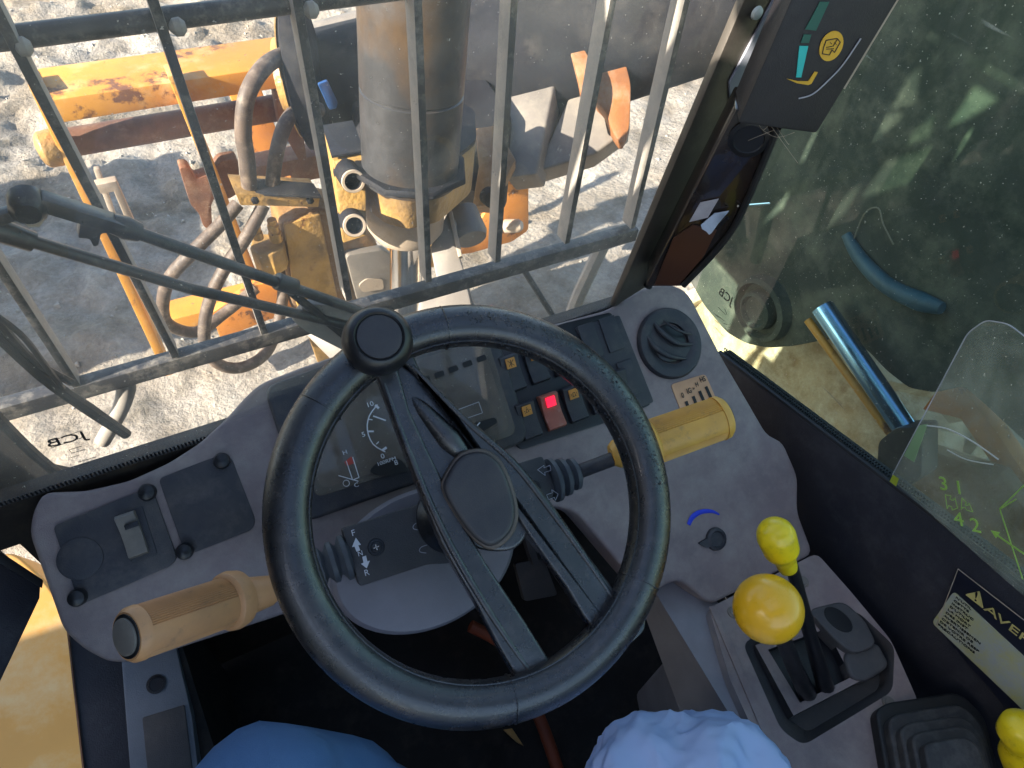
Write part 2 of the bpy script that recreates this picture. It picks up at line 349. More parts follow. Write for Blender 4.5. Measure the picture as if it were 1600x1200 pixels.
# ------------------------------------------------------------------ cab shell
WY = .56                     # windscreen plane
BACK = Vector((0, 1, 0))
XL, XR = -.36, .735
box('cab_floor', (XL - .03, -.9, .86), (XR, WY + .04, .90), floorm)['kind'] = 'structure'
bh = prism('front_bulkhead', [Vector((-.30, WY + .005, .90)), Vector((.60, WY + .005, .90)), Vector((.60, WY + .005, 1.535)), Vector((-.30, WY + .005, 1.535))], (0, .03, 0), sillm); bh['kind'] = 'structure'
for lo, hi in (((XL - .03, -.95), (XR + .03, -.35)), ((XL - .03, .50), (XR + .03, .64)), ((XL - .03, -.35), (XL + .06, .50)), ((XR - .06, -.35), (XR + .03, .50))):
    box('cab_roof', (*lo, 2.62), (*hi, 2.68), liner)['kind'] = 'structure'
for k in range(5): beam('roof_bar', Vector((XL + .04 + .09 + k * .2, -.36, 2.66)), Vector((XL + .04 + .09 + k * .2, .51, 2.66)), .02, .03, (0, 0, 1), blk)['kind'] = 'structure'
# left side of the cab: unseen panel shaped to mask the sun, open strip at the front
def sun_mask_panel(name, x, outer, holes, tck, mm):
    bm = bmesh.new(); es = []
    for lp in [outer] + holes:
        vv = [bm.verts.new((x, a, c)) for a, c in lp]; es += [bm.edges.new((vv[i], vv[(i + 1) % len(vv)])) for i in range(len(vv))]
    bmesh.ops.triangle_fill(bm, edges=es, use_beauty=True)
    gg = bmesh.ops.extrude_face_region(bm, geom=bm.faces[:]); bmesh.ops.translate(bm, vec=(-tck, 0, 0), verts=[v for v in gg['geom'] if isinstance(v, bmesh.types.BMVert)])
    bmesh.ops.recalc_face_normals(bm, faces=bm.faces)
    me = bpy.data.meshes.new(name); bm.to_mesh(me); bm.free(); me.materials.append(mm); o = bpy.data.objects.new(name, me); C.objects.link(o); o['kind'] = 'structure'; return o
# rear opening, plus added gaps shaped to throw sun patches on the loader boom
sun_mask_panel('left_sun_mask', XL - .015, [(-.9, .86), (.60, .86), (.60, 1.05), (.37, 1.08), (.35, 1.40), (.61, 1.50), (.61, 1.88), (.86, 1.90), (.86, 2.61), (-.9, 2.61)],
  [[(-.8, 1.45), (.12, 1.45), (.12, 2.2), (-.8, 2.2)],
   [(0.692, 2.44), (0.627, 2.455), (0.627, 2.425), (0.697, 2.27), (0.697, 2.36)], [(0.612, 2.415), (0.602, 2.34), (0.647, 2.28), (0.637, 2.34)],
   [(0.587, 2.45), (0.522, 2.49), (0.542, 2.44), (0.577, 2.365), (0.592, 2.40)], [(0.542, 2.57), (0.517, 2.51), (0.557, 2.475), (0.557, 2.54)],
   [(0.437, 2.475), (0.407, 2.43), (0.522, 2.295), (0.512, 2.39)], [(0.352, 2.55), (0.352, 2.51), (0.377, 2.49), (0.392, 2.455), (0.407, 2.52)],
   [(0.437, 2.585), (0.387, 2.585), (0.412, 2.54), (0.442, 2.50)], [(0.472, 2.515), (0.457, 2.475), (0.492, 2.435), (0.492, 2.47)],
   [(0.627, 2.265), (0.662, 2.21), (0.727, 2.08), (0.692, 2.20)], [(0.537, 2.33), (0.537, 2.25), (0.597, 2.10), (0.577, 2.22)]], .012, trimm)
prism('rear_wall', [Vector((XL, -.92, a)) + Vector((c, 0, 0)) for a, c in ((.86, 0), (.86, 1.17), (1.7, 1.17), (1.7, 0))], (0, .02, 0), trimm)['kind'] = 'structure'

prism('footwell_sun_blocker', [Vector((-.205, a, c)) for a, c in ((.55, .9), (.0, .9), (.0, 1.05), (.3, 1.12), (.5, 1.22), (.55, 1.3))], (-.02, 0, 0), floorm)['kind'] = 'structure'  # side wall added to stop sun reaching under the dash
# right wall with sloping sill
RW = PLX(.735)
s0 = PP(1120, 553, RW); s1 = PP(1640, 951, RW)
dirs = (s0 - s1).normalized(); s1b = s1 - dirs * .75; 
rw = prism('right_wall', [Vector((.735, s1b.y, .9)), Vector((.735, s0.y, .9)), s0, s1b], (.03, 0, 0), trimm, bevel=.004); rw['kind'] = 'structure'

# ------------------------------------------------------------------ windscreen
WS = PLY(WY)
t = thing('windscreen', 'dusty front windscreen with black dotted edge above the dashboard', 'windscreen', (.14, WY, 1.55))
zb = 1.548
prism('glass_pane', [Vector((-.40, WY, 1.5)), Vector((.62, WY, 1.5)), Vector((.62, WY, 2.5)), Vector((-.40, WY, 2.5))], (0, .005, 0), glass_f, t, smooth=False)
bl = PP(150, 738, WS); br = PP(958, 478, WS)
rub = mat('seal_rubber', (.01, .01, .011), .5, ns=30)
prism('bottom_band', [Vector((-.42, WY - .006, 1.48)), Vector((br.x + .03, WY - .006, 1.48)), Vector((br.x + .03, WY - .006, br.z)), Vector((-.42, WY - .006, br.z))], (0, .004, 0), sillm, t)
vs = []; fs = []
for i in range(230):          # dotted ceramic edge, bottom then right side
    x = -.30 + i * .0042
    if x > br.x: break
    boxgeo(Vector((x, WY - .004, br.z + .003)), Vector((.0011, 0, 0)), Vector((0, .0006, 0)), Vector((0, 0, .0032)), vs, fs)
top = PP(1172, -10, WS); e = top - br
for i in range(150):
    c = br + e * (i / 150) + Vector((-.003, -.004, 0)); boxgeo(c, Vector((.0032, 0, 0)), Vector((0, .0006, 0)), Vector((0, 0, .0012)), vs, fs)
mesh('edge_dots', vs, fs, rub, t, smooth=False)['kind'] = 'stuff'
tube('edge_seal', [PP(1174, -10, WS), PP(1063, 240, WS), PP(966, 468, WS), PP(945, 487, WS)], .006, rub, t, seg=8)
ptext('glass_print', 'JCB', 104, 687, -14, PLY(WY - .002), 13, blackprint, t, squash=-1.35)
# thin frame and small print lines round the mark
for k, (x0, y0, x1, y1) in enumerate(((78, 690, 126, 673), (80, 700, 128, 684), (78, 690, 80, 700), (126, 673, 128, 684), (108, 703, 128, 697), (112, 708, 134, 702), (108, 703, 112, 708), (108, 716, 124, 711), (122, 722, 150, 714), (126, 727, 138, 723))):
    beam('print_line', PP(x0, y0, WS, .003), PP(x1, y1, WS, .003), .0004, .0005, (0, -1, 0), blackprint, t)

# ------------------------------------------------------------------ right window
RWY = PLX(.752)
t = thing('side_window', 'green tinted right side window, scratched and dusty, above the black wall', 'window', (.75, .3, 1.5))
s0g = PP(1120, 553, RWY); s1g = PP(1640, 951, RWY); dg_ = (s0g - s1g).normalized(); sb = s1g - dg_ * .7; sf = s0g + dg_ * .1
prism('glass_pane', [sb, sf, Vector((.752, sf.y, 2.5)), Vector((.752, sb.y, 2.5))], (.005, 0, 0), glass_r, t, smooth=False)
vs = []; fs = []
L_ = (s0 - s1).length; nd = int(L_ / .0045)
for i in range(nd):
    c = s1 + (s0 - s1) * (i / nd)
    for row in (0, 1): boxgeo(c + Vector((.012, 0, .004 + row * .006)) + dirs * (.0022 * row), Vector((.0008, 0, 0)), dirs * .0012, Vector((0, 0, .0018)), vs, fs)
mesh('edge_dots', vs, fs, rub, t, smooth=False)['kind'] = 'stuff'
tube('edge_seal', [s0 + Vector((.006, 0, 0)), s1b + Vector((.006, 0, 0))], .005, rub, t, seg=8)
ptext('glass_print', 'JCB', 1134, 463, 42, PLX(.748), 11, blackprint, t, squash=-1.0)
for k, (x0, y0, x1, y1) in enumerate(((1122, 480, 1134, 492), (1116, 490, 1124, 497), (1120, 492, 1132, 502), (1117, 500, 1123, 505), (1117, 511, 1130, 525), (1132, 482, 1136, 492), (1130, 505, 1138, 508), (1133, 512, 1137, 518))):
    beam('print_line', PP(x0, y0, RWY, .004), PP(x1, y1, RWY, .004), .0004, .0006, (-1, 0, 0), blackprint, t)

# ------------------------------------------------------------------ pillars
t = thing('front_pillar', 'satin beige right front pillar beside the windscreen with stickers near its foot', 'pillar', (.6, .56, 1.5))
P1 = PLY(WY - .02)
prism('pillar_face', [PP(*q, P1) for q in ((1176, -30), (1262, -30), (1012, 448), (958, 482))], (0, .012, 0), pillarm, t, bevel=.004)
prism('pale_strip', [PP(*q, P1, .003) for q in ((1225, -30), (1262, -30), (1143, 190), (1140, 130))], (0, .003, 0), pillarg, t, bevel=.001)
tube('rubber_edge', [PP(1262, -30, P1, .004), PP(1012, 448, P1, .004)], .006, rub, t, seg=8)
P2 = PLC(1100, 330, .80, (-.62, -.78, 0))
prism('dark_web', [PP(*q, P2) for q in ((1150, 170), (1225, 180), (1218, 200), (1165, 330), (1128, 385), (1066, 448), (1008, 448))], (.03, .04, 0), gloss, t, bevel=.003)
prism('brown_reflection', [PP(*q, P2, .002) for q in ((1052, 372), (1082, 352), (1120, 360), (1100, 400), (1060, 446), (1022, 446))], (.002, .002, 0), redbrown, t)  # brown reflection on the dark gloss, put in as a coloured patch
tube('inner_seal', [PP(1215, 200, P2, .002), PP(1160, 330, P2, .002), PP(1125, 385, P2, .002), PP(1068, 446, P2, .002)], .004, rub, t, seg=8, curve=4)
lathe('bore', PP(1170, 216, P2, .001), P2[1], [(0, .020), (.002, .021), (.003, .016), (.0015, .015), (.0015, .001)], blk, t)
lathe('blind_rivet', PP(1182, 20, P1, .003), (0, -1, 0), [(0, .007), (.003, .006), (.005, .002)], mat('rivet', (.6, .65, .6), .4), t, seg=16)
stick = mat('sticker', (.42, .38, .40), .5, ns=30)
prism('square_sticker', [PP(*q, P2, .003) for q in ((1094, 317), (1123, 311), (1106, 340), (1077, 347))], (.001, .001, 0), stick, t)
lab = mat('pale_label', (.50, .56, .68), .5, ns=40)
prism('torn_label', [PP(*q, P2, .0045) for q in ((1116, 334), (1139, 330), (1122, 350), (1112, 364), (1108, 367), (1104, 362), (1097, 358), (1095, 352))], (.001, .001, 0), lab, t)
beam('wire_clip', PP(1126, 350, P2, .01), PP(1137, 340, P2, .012), .004, .004, (0, 0, 1), blk, t)
beam('thin_rod', PP(1153, 322, P2, .004), PP(1202, 318, P2, -.03), .002, .002, (0, 0, 1), chrome, t)

t = thing('left_pillar', 'dark brown left front pillar foot beside the end of the dashboard', 'pillar', (XL + .1, WY, 1.4))
P3 = PLC(30, 760, .80, (.25, -.9, .1))
prism('pillar_face', [PP(*q, P3) for q in ((-60, 665), (0, 706), (80, 765), (140, 776), (64, 810), (46, 850), (0, 800), (-60, 760))], (0, .05, -.01), redbrown if False else sillm, t, bevel=.004)
prism('chrome_plate', [PP(*q, P3, .003) for q in rp([(-6, 770), (18, 772), (22, 795), (8, 806), (-6, 806)], 4)], (0, .002, 0), greypl, t)
tube('black_seal', [PP(-30, 625, P3, .01), PP(60, 715, P3, .01), PP(130, 762, P3, .01), PP(205, 772, P3, .01)], .006, rub, t, seg=8, curve=5)
t = thing('door_frame', 'black square door frame bar at the lower left, beside the tan mudguard', 'frame', PD(0, 950, .78))
P4 = PLC(20, 900, .86, (.5, -.6, .5))
prism('frame_bar', [PP(*q, P4) for q in ((-40, 830), (-20, 840), (66, 914), (64, 935), (0, 1070), (-40, 1150))], (-.05, .06, -.03), trimm, t, bevel=.005)
prism('frame_lip', [PP(*q, P4, .004) for q in ((-40, 835), (66, 905), (64, 918), (-40, 856))], (0, 0, -.004), rub, t, bevel=.001)

for k in range(5):
    a = Vector((random.uniform(1185, 1215), random.uniform(188, 205), 0)); b_ = a + Vector((random.uniform(-50, 80), random.uniform(0, 70), 0)); mm_ = (a + b_) / 2 + Vector((random.uniform(-8, 8), random.uniform(2, 14), 0))
    tube('cobweb_strand', [PP(a.x, a.y, P2, .004), PP(mm_.x, mm_.y, P2, .008), PP(b_.x, b_.y, P2, .003)], .00022, castm, t, seg=4, curve=3)

# ------------------------------------------------------------------ load indicator panel
P5 = PLC(1270, 100, .66, (-.45, -.85, .15))
t = thing('load_indicator', 'black load indicator box with teal bar and yellow oval on the right pillar', 'indicator', PP(1230, 190, P5))
prism('case', [PP(*q, P5) for q in rp([(1262, -60), (1435, -60), (1402, 0), (1276, 208), (1153, 192)], 5)], (.03, .045, 0), panelm, t, bevel=.003)
beam('bright_edge', PP(1437, -60, P5, -.004), PP(1318, 138, P5, -.004), .002, .003, P5[1], castm, t)
prism('green_bar', [PP(*q, P5, .0012) for q in ((1281, 3), (1296, 3), (1275, 48), (1258, 46))], P5[1] * -.0008, green, t)
prism('green_bar', [PP(*q, P5, .0012) for q in ((1256, 54), (1268, 54), (1264, 67), (1251, 67))], P5[1] * -.0008, green, t)
prism('teal_bar', [PP(*q, P5, .0012) for q in ((1249, 72), (1263, 72), (1252, 121), (1244, 121))], P5[1] * -.0008, teal, t)
prism('yellow_pointer', [PP(*q, P5, .0012) for q in ((1229, 123), (1247, 127), (1263, 127), (1273, 112), (1278, 113), (1268, 131), (1263, 133), (1245, 130))], P5[1] * -.0008, yprint, t)
def ov(cx, cy, a, b_, ang, n=28):
    c_, s_ = math.cos(math.radians(ang)), math.sin(math.radians(ang))
    return [(cx + a * math.cos(q) * c_ - b_ * math.sin(q) * s_, cy + a * math.cos(q) * s_ + b_ * math.sin(q) * c_) for q in [2 * math.pi * i / n for i in range(n)]]
prism('oval_sign', [PP(*q, P5, .0012) for q in ov(1299, 72, 25, 17, -63)], P5[1] * -.0008, yprint, t)
hexp = [(1291, 63), (1308, 60), (1313, 66), (1304, 82), (1300, 78), (1296, 86), (1285, 84), (1287, 74), (1291, 63)]
for a, c in zip(hexp, hexp[1:]): beam('oval_line', PP(*a, P5, .0016), PP(*c, P5, .0016), .0007, .0006, P5[1], blackprint, t)
for a, c in (((1291, 74), (1302, 72)), ((1291, 77), (1303, 76)), ((1297, 66), (1300, 69)), ((1304, 66), (1307, 70)), ((1302, 72), (1308, 62))): beam('oval_line', PP(*a, P5, .0016), PP(*c, P5, .0016), .0005, .0006, P5[1], blackprint, t)
tube('raised_curve', [PP(*q, P5, .001) for q in ((1248, 154), (1270, 147), (1295, 125), (1318, 100), (1345, 60))], .0007, greyp, t, seg=6, curve=6)

# ------------------------------------------------------------------ guard outside the windscreen
GY = .70; G = PLY(GY)
t = thing('screen_guard', 'black steel bar guard standing outside the windscreen', 'guard', (.14, GY, 1.5))
zr = PP(500, 497, G).z
def gbar(a, c, wdt=.009, dep=.026, mm=guardm, ztop=2.55):
    p = PP(*a, G); q = PP(*c, G); d = (p - q).normalized(); p = q + d * ((ztop - q.z) / d.z)
    o = beam('guard_bar', p, q, dep, wdt, (1, 0, 0), mm, t, .001)
    # pale dusty flank
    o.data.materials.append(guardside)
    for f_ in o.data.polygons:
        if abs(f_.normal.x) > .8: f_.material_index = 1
for a, c in (((-150, 180), (118, 592)), ((0, 20), (272, 548)), ((238, 0), (410, 512)), ((460, 0), (541, 460)), ((646, 0), (665, 432)), ((795, 0), (772, 402)), ((948, 0), (880, 373)), ((1063, 0), (982, 350))): gbar(a, c)
xl = PP(-60, 655, G).x; xr = PP(985, 362, G).x
beam('bottom_rail', Vector((xl - .1, GY - .004, zr)), Vector((xr + .005, GY - .004, zr)), .020, .024, (0, 0, 1), guardm, t, .003)
tr_ = PP(300, 33, G).z
tube('top_rail', [Vector((xl - .1, GY + .012, tr_)), Vector((.30, GY + .012, tr_))], .010, guardm, t)
beam('high_rail', Vector((xl - .1, GY, 2.54)), Vector((xr + .01, GY, 2.54)), .03, .03, (0, 0, 1), guardm, t)
for bx_ in (PP(20, 70, G).x, PP(262, 38, G).x, PP(470, 8, G).x):
    lathe('weld_bead', Vector((bx_ + .004, GY - .008, tr_)), (1, 0, 0), [(-.004, .003), (0, .0075), (.006, .008), (.010, .004)], guardside, t, seg=12)
tube('stay', [PP(195, 588, G), PP(197, 606, G), PP(188, 640, G), PP(160, 690, G)], [.010, .012, .010, .010], guardside, t, seg=10, curve=4)
tube('stay', [PP(810, 408, G), PP(868, 500, G, .05)], .005, guardm, t, seg=8)
tube('stay', [PP(945, 375, G), PP(905, 460, G), PP(890, 500, G)], .012, guardside, t, seg=8)

# ------------------------------------------------------------------ wiper
WP = PLY(WY + .035)
t = thing('windscreen_wiper', 'black twin arm wiper parked low across the left of the windscreen', 'wiper', PP(545, 490, WP))
beam('upper_arm', PP(60, 312, WP), PP(200, 356, WP), .013, .018, (0, -1, 0), wiperm, t, .003)
tube('upper_rod', [PP(190, 355, WP), PP(430, 440, WP), PP(565, 487, WP)], .0062, wiperm, t, seg=10)
tube('lower_rod', [PP(-40, 348, WP), PP(40, 374, WP), PP(300, 452, WP), PP(540, 508, WP)], .0058, wiperm, t, seg=10)
tube('lower_cover', [PP(-30, 350, WP), PP(52, 378, WP)], [.011, .009], wiperm, t, seg=10)
lathe('arm_pivot', PP(42, 312, WP, -.008), (0, -1, 0), [(0, .0145), (.016, .014), (.022, .009)], wiperm, t, seg=20)
lathe('pivot_nut', PP(50, 335, WP, .004), (0, -1, 0), [(0, .009), (.008, .008)], castm, t, seg=6)
beam('link', PP(-40, 352, WP), PP(42, 325, WP), .010, .012, (0, -1, 0), wiperm, t, .002)
prism('hose_clip', [PP(*q, WP, .008) for q in rp([(126, 345), (180, 348), (182, 362), (158, 366), (154, 384), (146, 386), (140, 374), (122, 372)], 3)], (0, .014, 0), wiperm, t, bevel=.002)
lathe('rod_joint', PP(196, 356, WP), PP(205, 359, WP) - PP(190, 354, WP), [(-.012, .009), (0, .011), (.012, .009)], wiperm, t, seg=12)
tube('blade_spine', [PP(-60, 425, WP), PP(40, 552, WP), PP(112, 598, WP)], .004, wiperm, t, seg=8, curve=4)
tube('blade_rubber', [PP(-60, 470, WP), PP(60, 583, WP), PP(140, 640, WP), PP(198, 679, WP)], [.005, .006, .007, .006], rub, t, seg=8, curve=4)
tube('blade_bow', [PP(-40, 470, WP, .01), PP(30, 520, WP, .012), PP(70, 570, WP, .01), PP(100, 610, WP)], .003, wiperm, t, seg=8, curve=4)
lathe('rod_clamp', PP(447, 444, WP), PP(460, 449, WP) - PP(440, 442, WP), [(-.012, .010), (.012, .010)], wiperm, t, seg=10, bevel=.002)
tube('drive_link', [PP(447, 450, WP), PP(545, 530, WP)], .005, wiperm, t, seg=8)
prism('pivot_plate', [PP(*q, WP, -.004) for q in rp([(455, 500), (480, 475), (560, 480), (600, 520), (560, 560), (480, 520)], 8)], (0, .01, 0), guardside, t, bevel=.002)

# ------------------------------------------------------------------ dashboard
nD = w(Vector((-.344, .130, .930))) * -1
nD = nD - Vector((1, 0, 0)) * nD.dot(Vector((1, 0, 0))); nD.normalize()
DP = (PD(700, 700, .87 / 1.051 * 1.08), nD)
dz = Vector((1, 0, 0)).cross(nD).normalized()
if dz.z < 0: dz = -dz                                # up-slope direction on the dash
dash = thing('dashboard', 'grey plastic dashboard with instruments and switches under the windscreen', 'dashboard', PP(640, 900, DP))
def D(px, py, off=0): return PP(px, py, DP, off)
out = [(45, 835), (50, 800), (66, 770), (130, 768), (200, 752), (262, 724), (312, 692), (352, 655), (385, 618), (408, 598), (470, 574), (535, 552), (700, 500), (860, 508), (905, 496), (950, 484), (985, 462), (1012, 446), (1050, 443), (1076, 456),
       (1130, 560), (1168, 625), (1200, 680), (1224, 690), (1248, 745), (1247, 800), (1272, 866), (1110, 946), (1062, 905), (1010, 930), (900, 800), (860, 790), (700, 850), (520, 935), (400, 975), (290, 1010), (215, 1035), (170, 1036), (130, 1015), (98, 985), (84, 945)]
prism('dash_shell', [D(*q) for q in rp(out, 14, 3)], nD * -.05, dashm, dash, bevel=.006, seg=3)
# cluster
cl = prism('instrument_cluster', [D(*q, .014) for q in rp([(411, 604), (525, 563), (765, 512), (792, 560), (828, 688), (700, 738), (480, 816), (468, 780)], 22, 4)], nD * -.03, darkp, dash, bevel=.005, seg=3)
prism('cluster_face', [D(*q, .0155) for q in rp([(470, 625), (540, 595), (752, 532), (798, 672), (700, 702), (500, 765)], 16, 4)], nD * -.004, clusterm, cl)
prism('cluster_lens', [D(*q, .020) for q in rp([(462, 618), (540, 588), (760, 524), (808, 678), (700, 712), (492, 778)], 16, 4)], nD * -.0015, clear, cl)
CF = (DP[0] + nD * .022, nD)
def cline(a, c, wdt=.0012, mm=white, par=cl, off=0): return beam('gauge_line', PP(*a, CF, off), PP(*c, CF, off), wdt, .0004, nD, mm, par)
arc = cr([Vector((590, 632, 0)), Vector((577, 650, 0)), Vector((574, 672, 0)), Vector((583, 694, 0)), Vector((602, 706, 0))], 3)
for a, c in zip(arc, arc[1:]): cline((a.x, a.y), (c.x, c.y), .0014)
cline((586, 633), (592, 638), .003); cline((574, 674), (584, 674), .002); cline((597, 704), (604, 699), .003); cline((576, 655), (582, 656)); cline((588, 694), (592, 690))
cline((583, 650), (603, 657), .0016)
for s_, x_, y_, h_ in (('10', 578, 632, 8), ('5', 568, 679, 8), ('0', 598, 713, 8), ('100RPM', 604, 721, 6), ('H', 539, 707, 7), ('C', 557, 758, 7), ('8', 619, 723, 8), ('E', 716, 653, 6)):
    ptext('gauge_text', s_, x_, y_, -19, CF, h_, white, cl, squash=1.15)
prism('crescent', [PP(*q, CF, -.0006) for q in rp([(575, 737), (590, 722), (625, 716), (640, 735), (600, 745)], 8)], nD * -.0003, blackprint, cl)
prism('crescent', [PP(*q, CF, -.0006) for q in rp([(738, 662), (773, 652), (778, 660), (745, 680)], 4)], nD * -.0003, blackprint, cl)
for a, c in (((541, 720), (551, 750)), ((551, 714), (561, 746)), ((551, 750), (561, 746)), ((529, 743), (560, 752))): cline(a, c, .0010)
for k in range(7): prism('warning_lamp', [PP(*q, CF, -.0006) for q in rp([(612 + k * 22, 608 - k * 8.2), (626 + k * 22, 603 - k * 8.2), (629 + k * 22, 611 - k * 8.2), (615 + k * 22, 616 - k * 8.2)], 2)], nD * -.0003, blackprint, cl)
for a, c in (((716, 640), (748, 628)), ((722, 656), (754, 645)), ((716, 640), (722, 656)), ((748, 628), (754, 645)), ((664, 668), (676, 662)), ((670, 684), (682, 678))): cline(a, c, .0010, greyp)
prism('red_zone', [PP(*q, CF) for q in ((538, 722), (549, 713), (553, 724), (542, 728))], nD * -.0003, redp, cl)
cline((743, 668), (750, 660), .0016)
tube('gauge_icon', [PP(*q, CF) for q in ov(541, 755, 5, 5, 0, 12)] + [PP(546, 755, CF)], .0004, white, cl, seg=5)
# switch bank
prism('switch_bank', [D(*q, .004) for q in rp([(768, 545), (880, 505), (955, 487), (1018, 632), (985, 648), (815, 703), (800, 690)], 6)], nD * -.02, blk, dash, bevel=.002)
ux = Vector((1, 0, 0))
def dbox(name, px, py, wdt, h, tck, off, mm, par, bevel=.002, rot=0):
    c = D(px, py, off); a = math.radians(rot); ex = ux * math.cos(a) + dz * math.sin(a); ey = -ux * math.sin(a) + dz * math.cos(a)
    v_, f_ = boxgeo(c + nD * tck / 2, ex * wdt / 2, ey * h / 2, nD * tck / 2); return mesh(name, v_, f_, mm, par, bevel)
def rocker(px, py, mm=darkp, icon=None, h=.050, wdt=.0265):
    c = D(px, py, .004); prof = [(-h / 2, .004), (-h / 2 + .002, .010), (-h * .1, .0075), (h * .15, .009), (h / 2 - .003, .015), (h / 2, .010), (h / 2, 0), (-h / 2, 0)]
    o = prism('rocker_switch', [c - ux * wdt / 2 + dz * a + nD * b_ for a, b_ in prof], ux * wdt, mm, dash, bevel=.0012)
    if icon:
        ic = c + dz * h * .26 + nD * .0135; n2 = (nD * h - dz * h * .25).normalized(); yy = n2.cross(ux).normalized() * -1
        if yy.dot(dz) < 0: yy = -yy
        v_, f_ = boxgeo(ic, ux * .0068, yy * .0068, n2 * .0012); mesh('icon', v_, f_, orange_i if icon != 'red' else red, o, .0006)
        K = lambda x, y: ic + ux * x + yy * y + n2 * .0014
        L2 = {'fan': [((-.004, -.004), (.004, .004)), ((-.004, .004), (.004, -.004)), ((0, -.005), (0, .005))], 'tri': [((-.004, -.003), (.004, -.003)), ((-.003, 0), (0, .004)), ((3e-3, 0), (0, .004)), ((0, -.003), (0, .001))],
              'sun': [((-.005, 0), (-.003, 0)), ((.003, 0), (.005, 0)), ((0, .003), (0, .005)), ((-.0025, -.002), (.0025, -.002)), ((-.002, -.002), (-.001, .002)), ((.002, -.002), (.001, .002)), ((-.001, .002), (.001, .002)), ((-.004, -.003), (-.003, -.002))],
              'beacon': [((-.003, -.003), (.003, -.003)), ((-.002, -.003), (-.0015, .002)), ((.002, -.003), (.0015, .002)), ((-.0015, .002), (.0015, .002)), ((-.005, .001), (-.0035, .001)), ((.0035, .001), (.005, .001)), ((-.005, -.001), (-.0035, -.001)), ((.0035, -.001), (.005, -.001))]}.get(icon, [])
        for a, b_ in L2: beam('icon_line', K(*a), K(*b_), .0007, .0003, n2, blackprint, o)
    return o
rocker(798, 584, icon='fan'); rocker(835, 571, icon='tri'); rocker(872, 559); rocker(823, 657, icon='sun'); rocker(860, 643, coral, 'red'); rocker(895, 631, icon='beacon'); rocker(930, 618); rocker(966, 606)
prism('blank_panel', [D(*q, .006) for q in rp([(898, 512), (968, 492), (1022, 628), (975, 645)], 4)], nD * -.02, darkp, dash, bevel=.002)
for x_, y_ in ((922, 533), (955, 522), (950, 600), (983, 590)): dbox('blank_cover', x_, y_, .026, .050, .003, .006, darkp, dash)
# vent dial
vc = D(1045, 537)
lathe('vent_ring', vc, nD, [(-.01, .052), (.004, .053), (.008, .050), (.0095, .042), (.0075, .036), (.0055, .031), (-.006, .030), (-.006, .001)], darkp, dash, seg=48)
vd = lathe('vent_disc', vc + nD * -.004, nD, [(0, .0285), (.006, .0285), (.008, .026), (.008, .001)], blk, dash, seg=40)
for k in (-1, 0, 1):
    pv = {-1: ((1020, 502), (1034, 520), (1058, 536), (1082, 538)), 0: ((1009, 522), (1024, 543), (1048, 557), (1072, 560)), 1: ((1036, 500), (1052, 512), (1070, 520), (1084, 522))}[k]
    tube('vent_vane', [D(*q, .006 + (.006 if 0 < i_ < 3 else 0)) for i_, q in enumerate(pv)], [.002, .0042, .0042, .002] if k < 1 else [.001, .002, .002, .001], darkp, vd, seg=10, curve=5)
prism('vent_paddle', [D(*q, .007) for q in rp([(1020, 503), (1038, 520), (1060, 536), (1082, 540), (1070, 560), (1046, 556), (1024, 542), (1010, 522)], 4)], nD * -.004, darkp, vd, bevel=.0015)
# ignition label
il = prism('ignition_label', [D(*q, .0012) for q in rp([(1048, 601), (1102, 584), (1122, 630), (1068, 652)], 6)], nD * -.001, iglabel, dash)
IG = (DP[0] + nD * .002, nD)
for s_, x_, y_, h_ in (('0', 1067, 618, 9), ('IG', 1077, 611, 9), ('N', 1084, 607, 4), ('H', 1089, 601, 8), ('HS', 1098, 593, 9)): ptext('label_text', s_, x_, y_, -20, IG, h_, blackprint, il, squash=.75)
for a, c in (((1072, 627), (1077, 641)), ((1083, 619), (1090, 637)), ((1093, 611), (1102, 632)), ((1103, 604), (1112, 624))): beam('label_bar', PP(*a, IG), PP(*c, IG), .005, .0004, nD, blackprint, il)
# blue ink arc and key barrel on the lower right of the dash
ba = cr([Vector((1076, 820, 0)), Vector((1082, 808, 0)), Vector((1095, 800, 0)), Vector((1112, 799, 0)), Vector((1124, 804, 0))], 4)
v_, f_ = tubegeo([D(p.x, p.y, .0006) for p in ba], [.0035, .0042, .003, .001], 6, .3); mesh('blue_mark', v_, f_, bluemark, dash)
lathe('key_barrel', D(1118, 842), nD, [(0, .017), (.004, .016), (.006, .012), (.003, .010), (.003, .001)], darkp, dash, seg=20)
prism('key_flag', [D(*q, .004) for q in rp([(1092, 849), (1112, 838), (1124, 852), (1104, 856)], 3)], nD * -.004, darkp, dash)
# left cover plates
pa = prism('cover_plate', [D(*q, .004) for q in rp([(82, 822), (226, 764), (240, 770), (277, 872), (268, 884), (124, 946)], 9)], nD * -.02, platem, dash, bevel=.0015)
pb = prism('cover_plate', [D(*q, .002) for q in rp([(247, 748), (348, 709), (362, 716), (400, 814), (394, 828), (290, 869)], 9)], nD * -.02, platem, dash, bevel=.0015)
for x_, y_, pp_ in ((231, 769, pa), (122, 933, pa), (347, 720, pb), (289, 861, pb)):
    lathe('cap_screw', D(x_, y_, .004), nD, [(0, .0095), (.005, .0095), (.010, .008), (.012, .004), (.0125, .001)], blk, pp_, seg=20)
lathe('round_blank', D(125, 873, .004), nD, [(0, .0225), (.0012, .0222), (.002, .019), (.0022, .001)], platem, pa, seg=32)
prism('rocker_frame', [D(*q, .0055) for q in rp([(183, 805), (222, 790), (246, 865), (206, 881)], 3)], nD * -.003, darkp, pa, bevel=.001)
rk = rocker(208, 835, greypl, None, .050, .020)
rk.parent = pa; rk.location = WL[rk.name] - WL[pa.name]
dbox('rocker_slot', 206, 821, .014, .006, .003, .017, blk, pa, .001, 0)

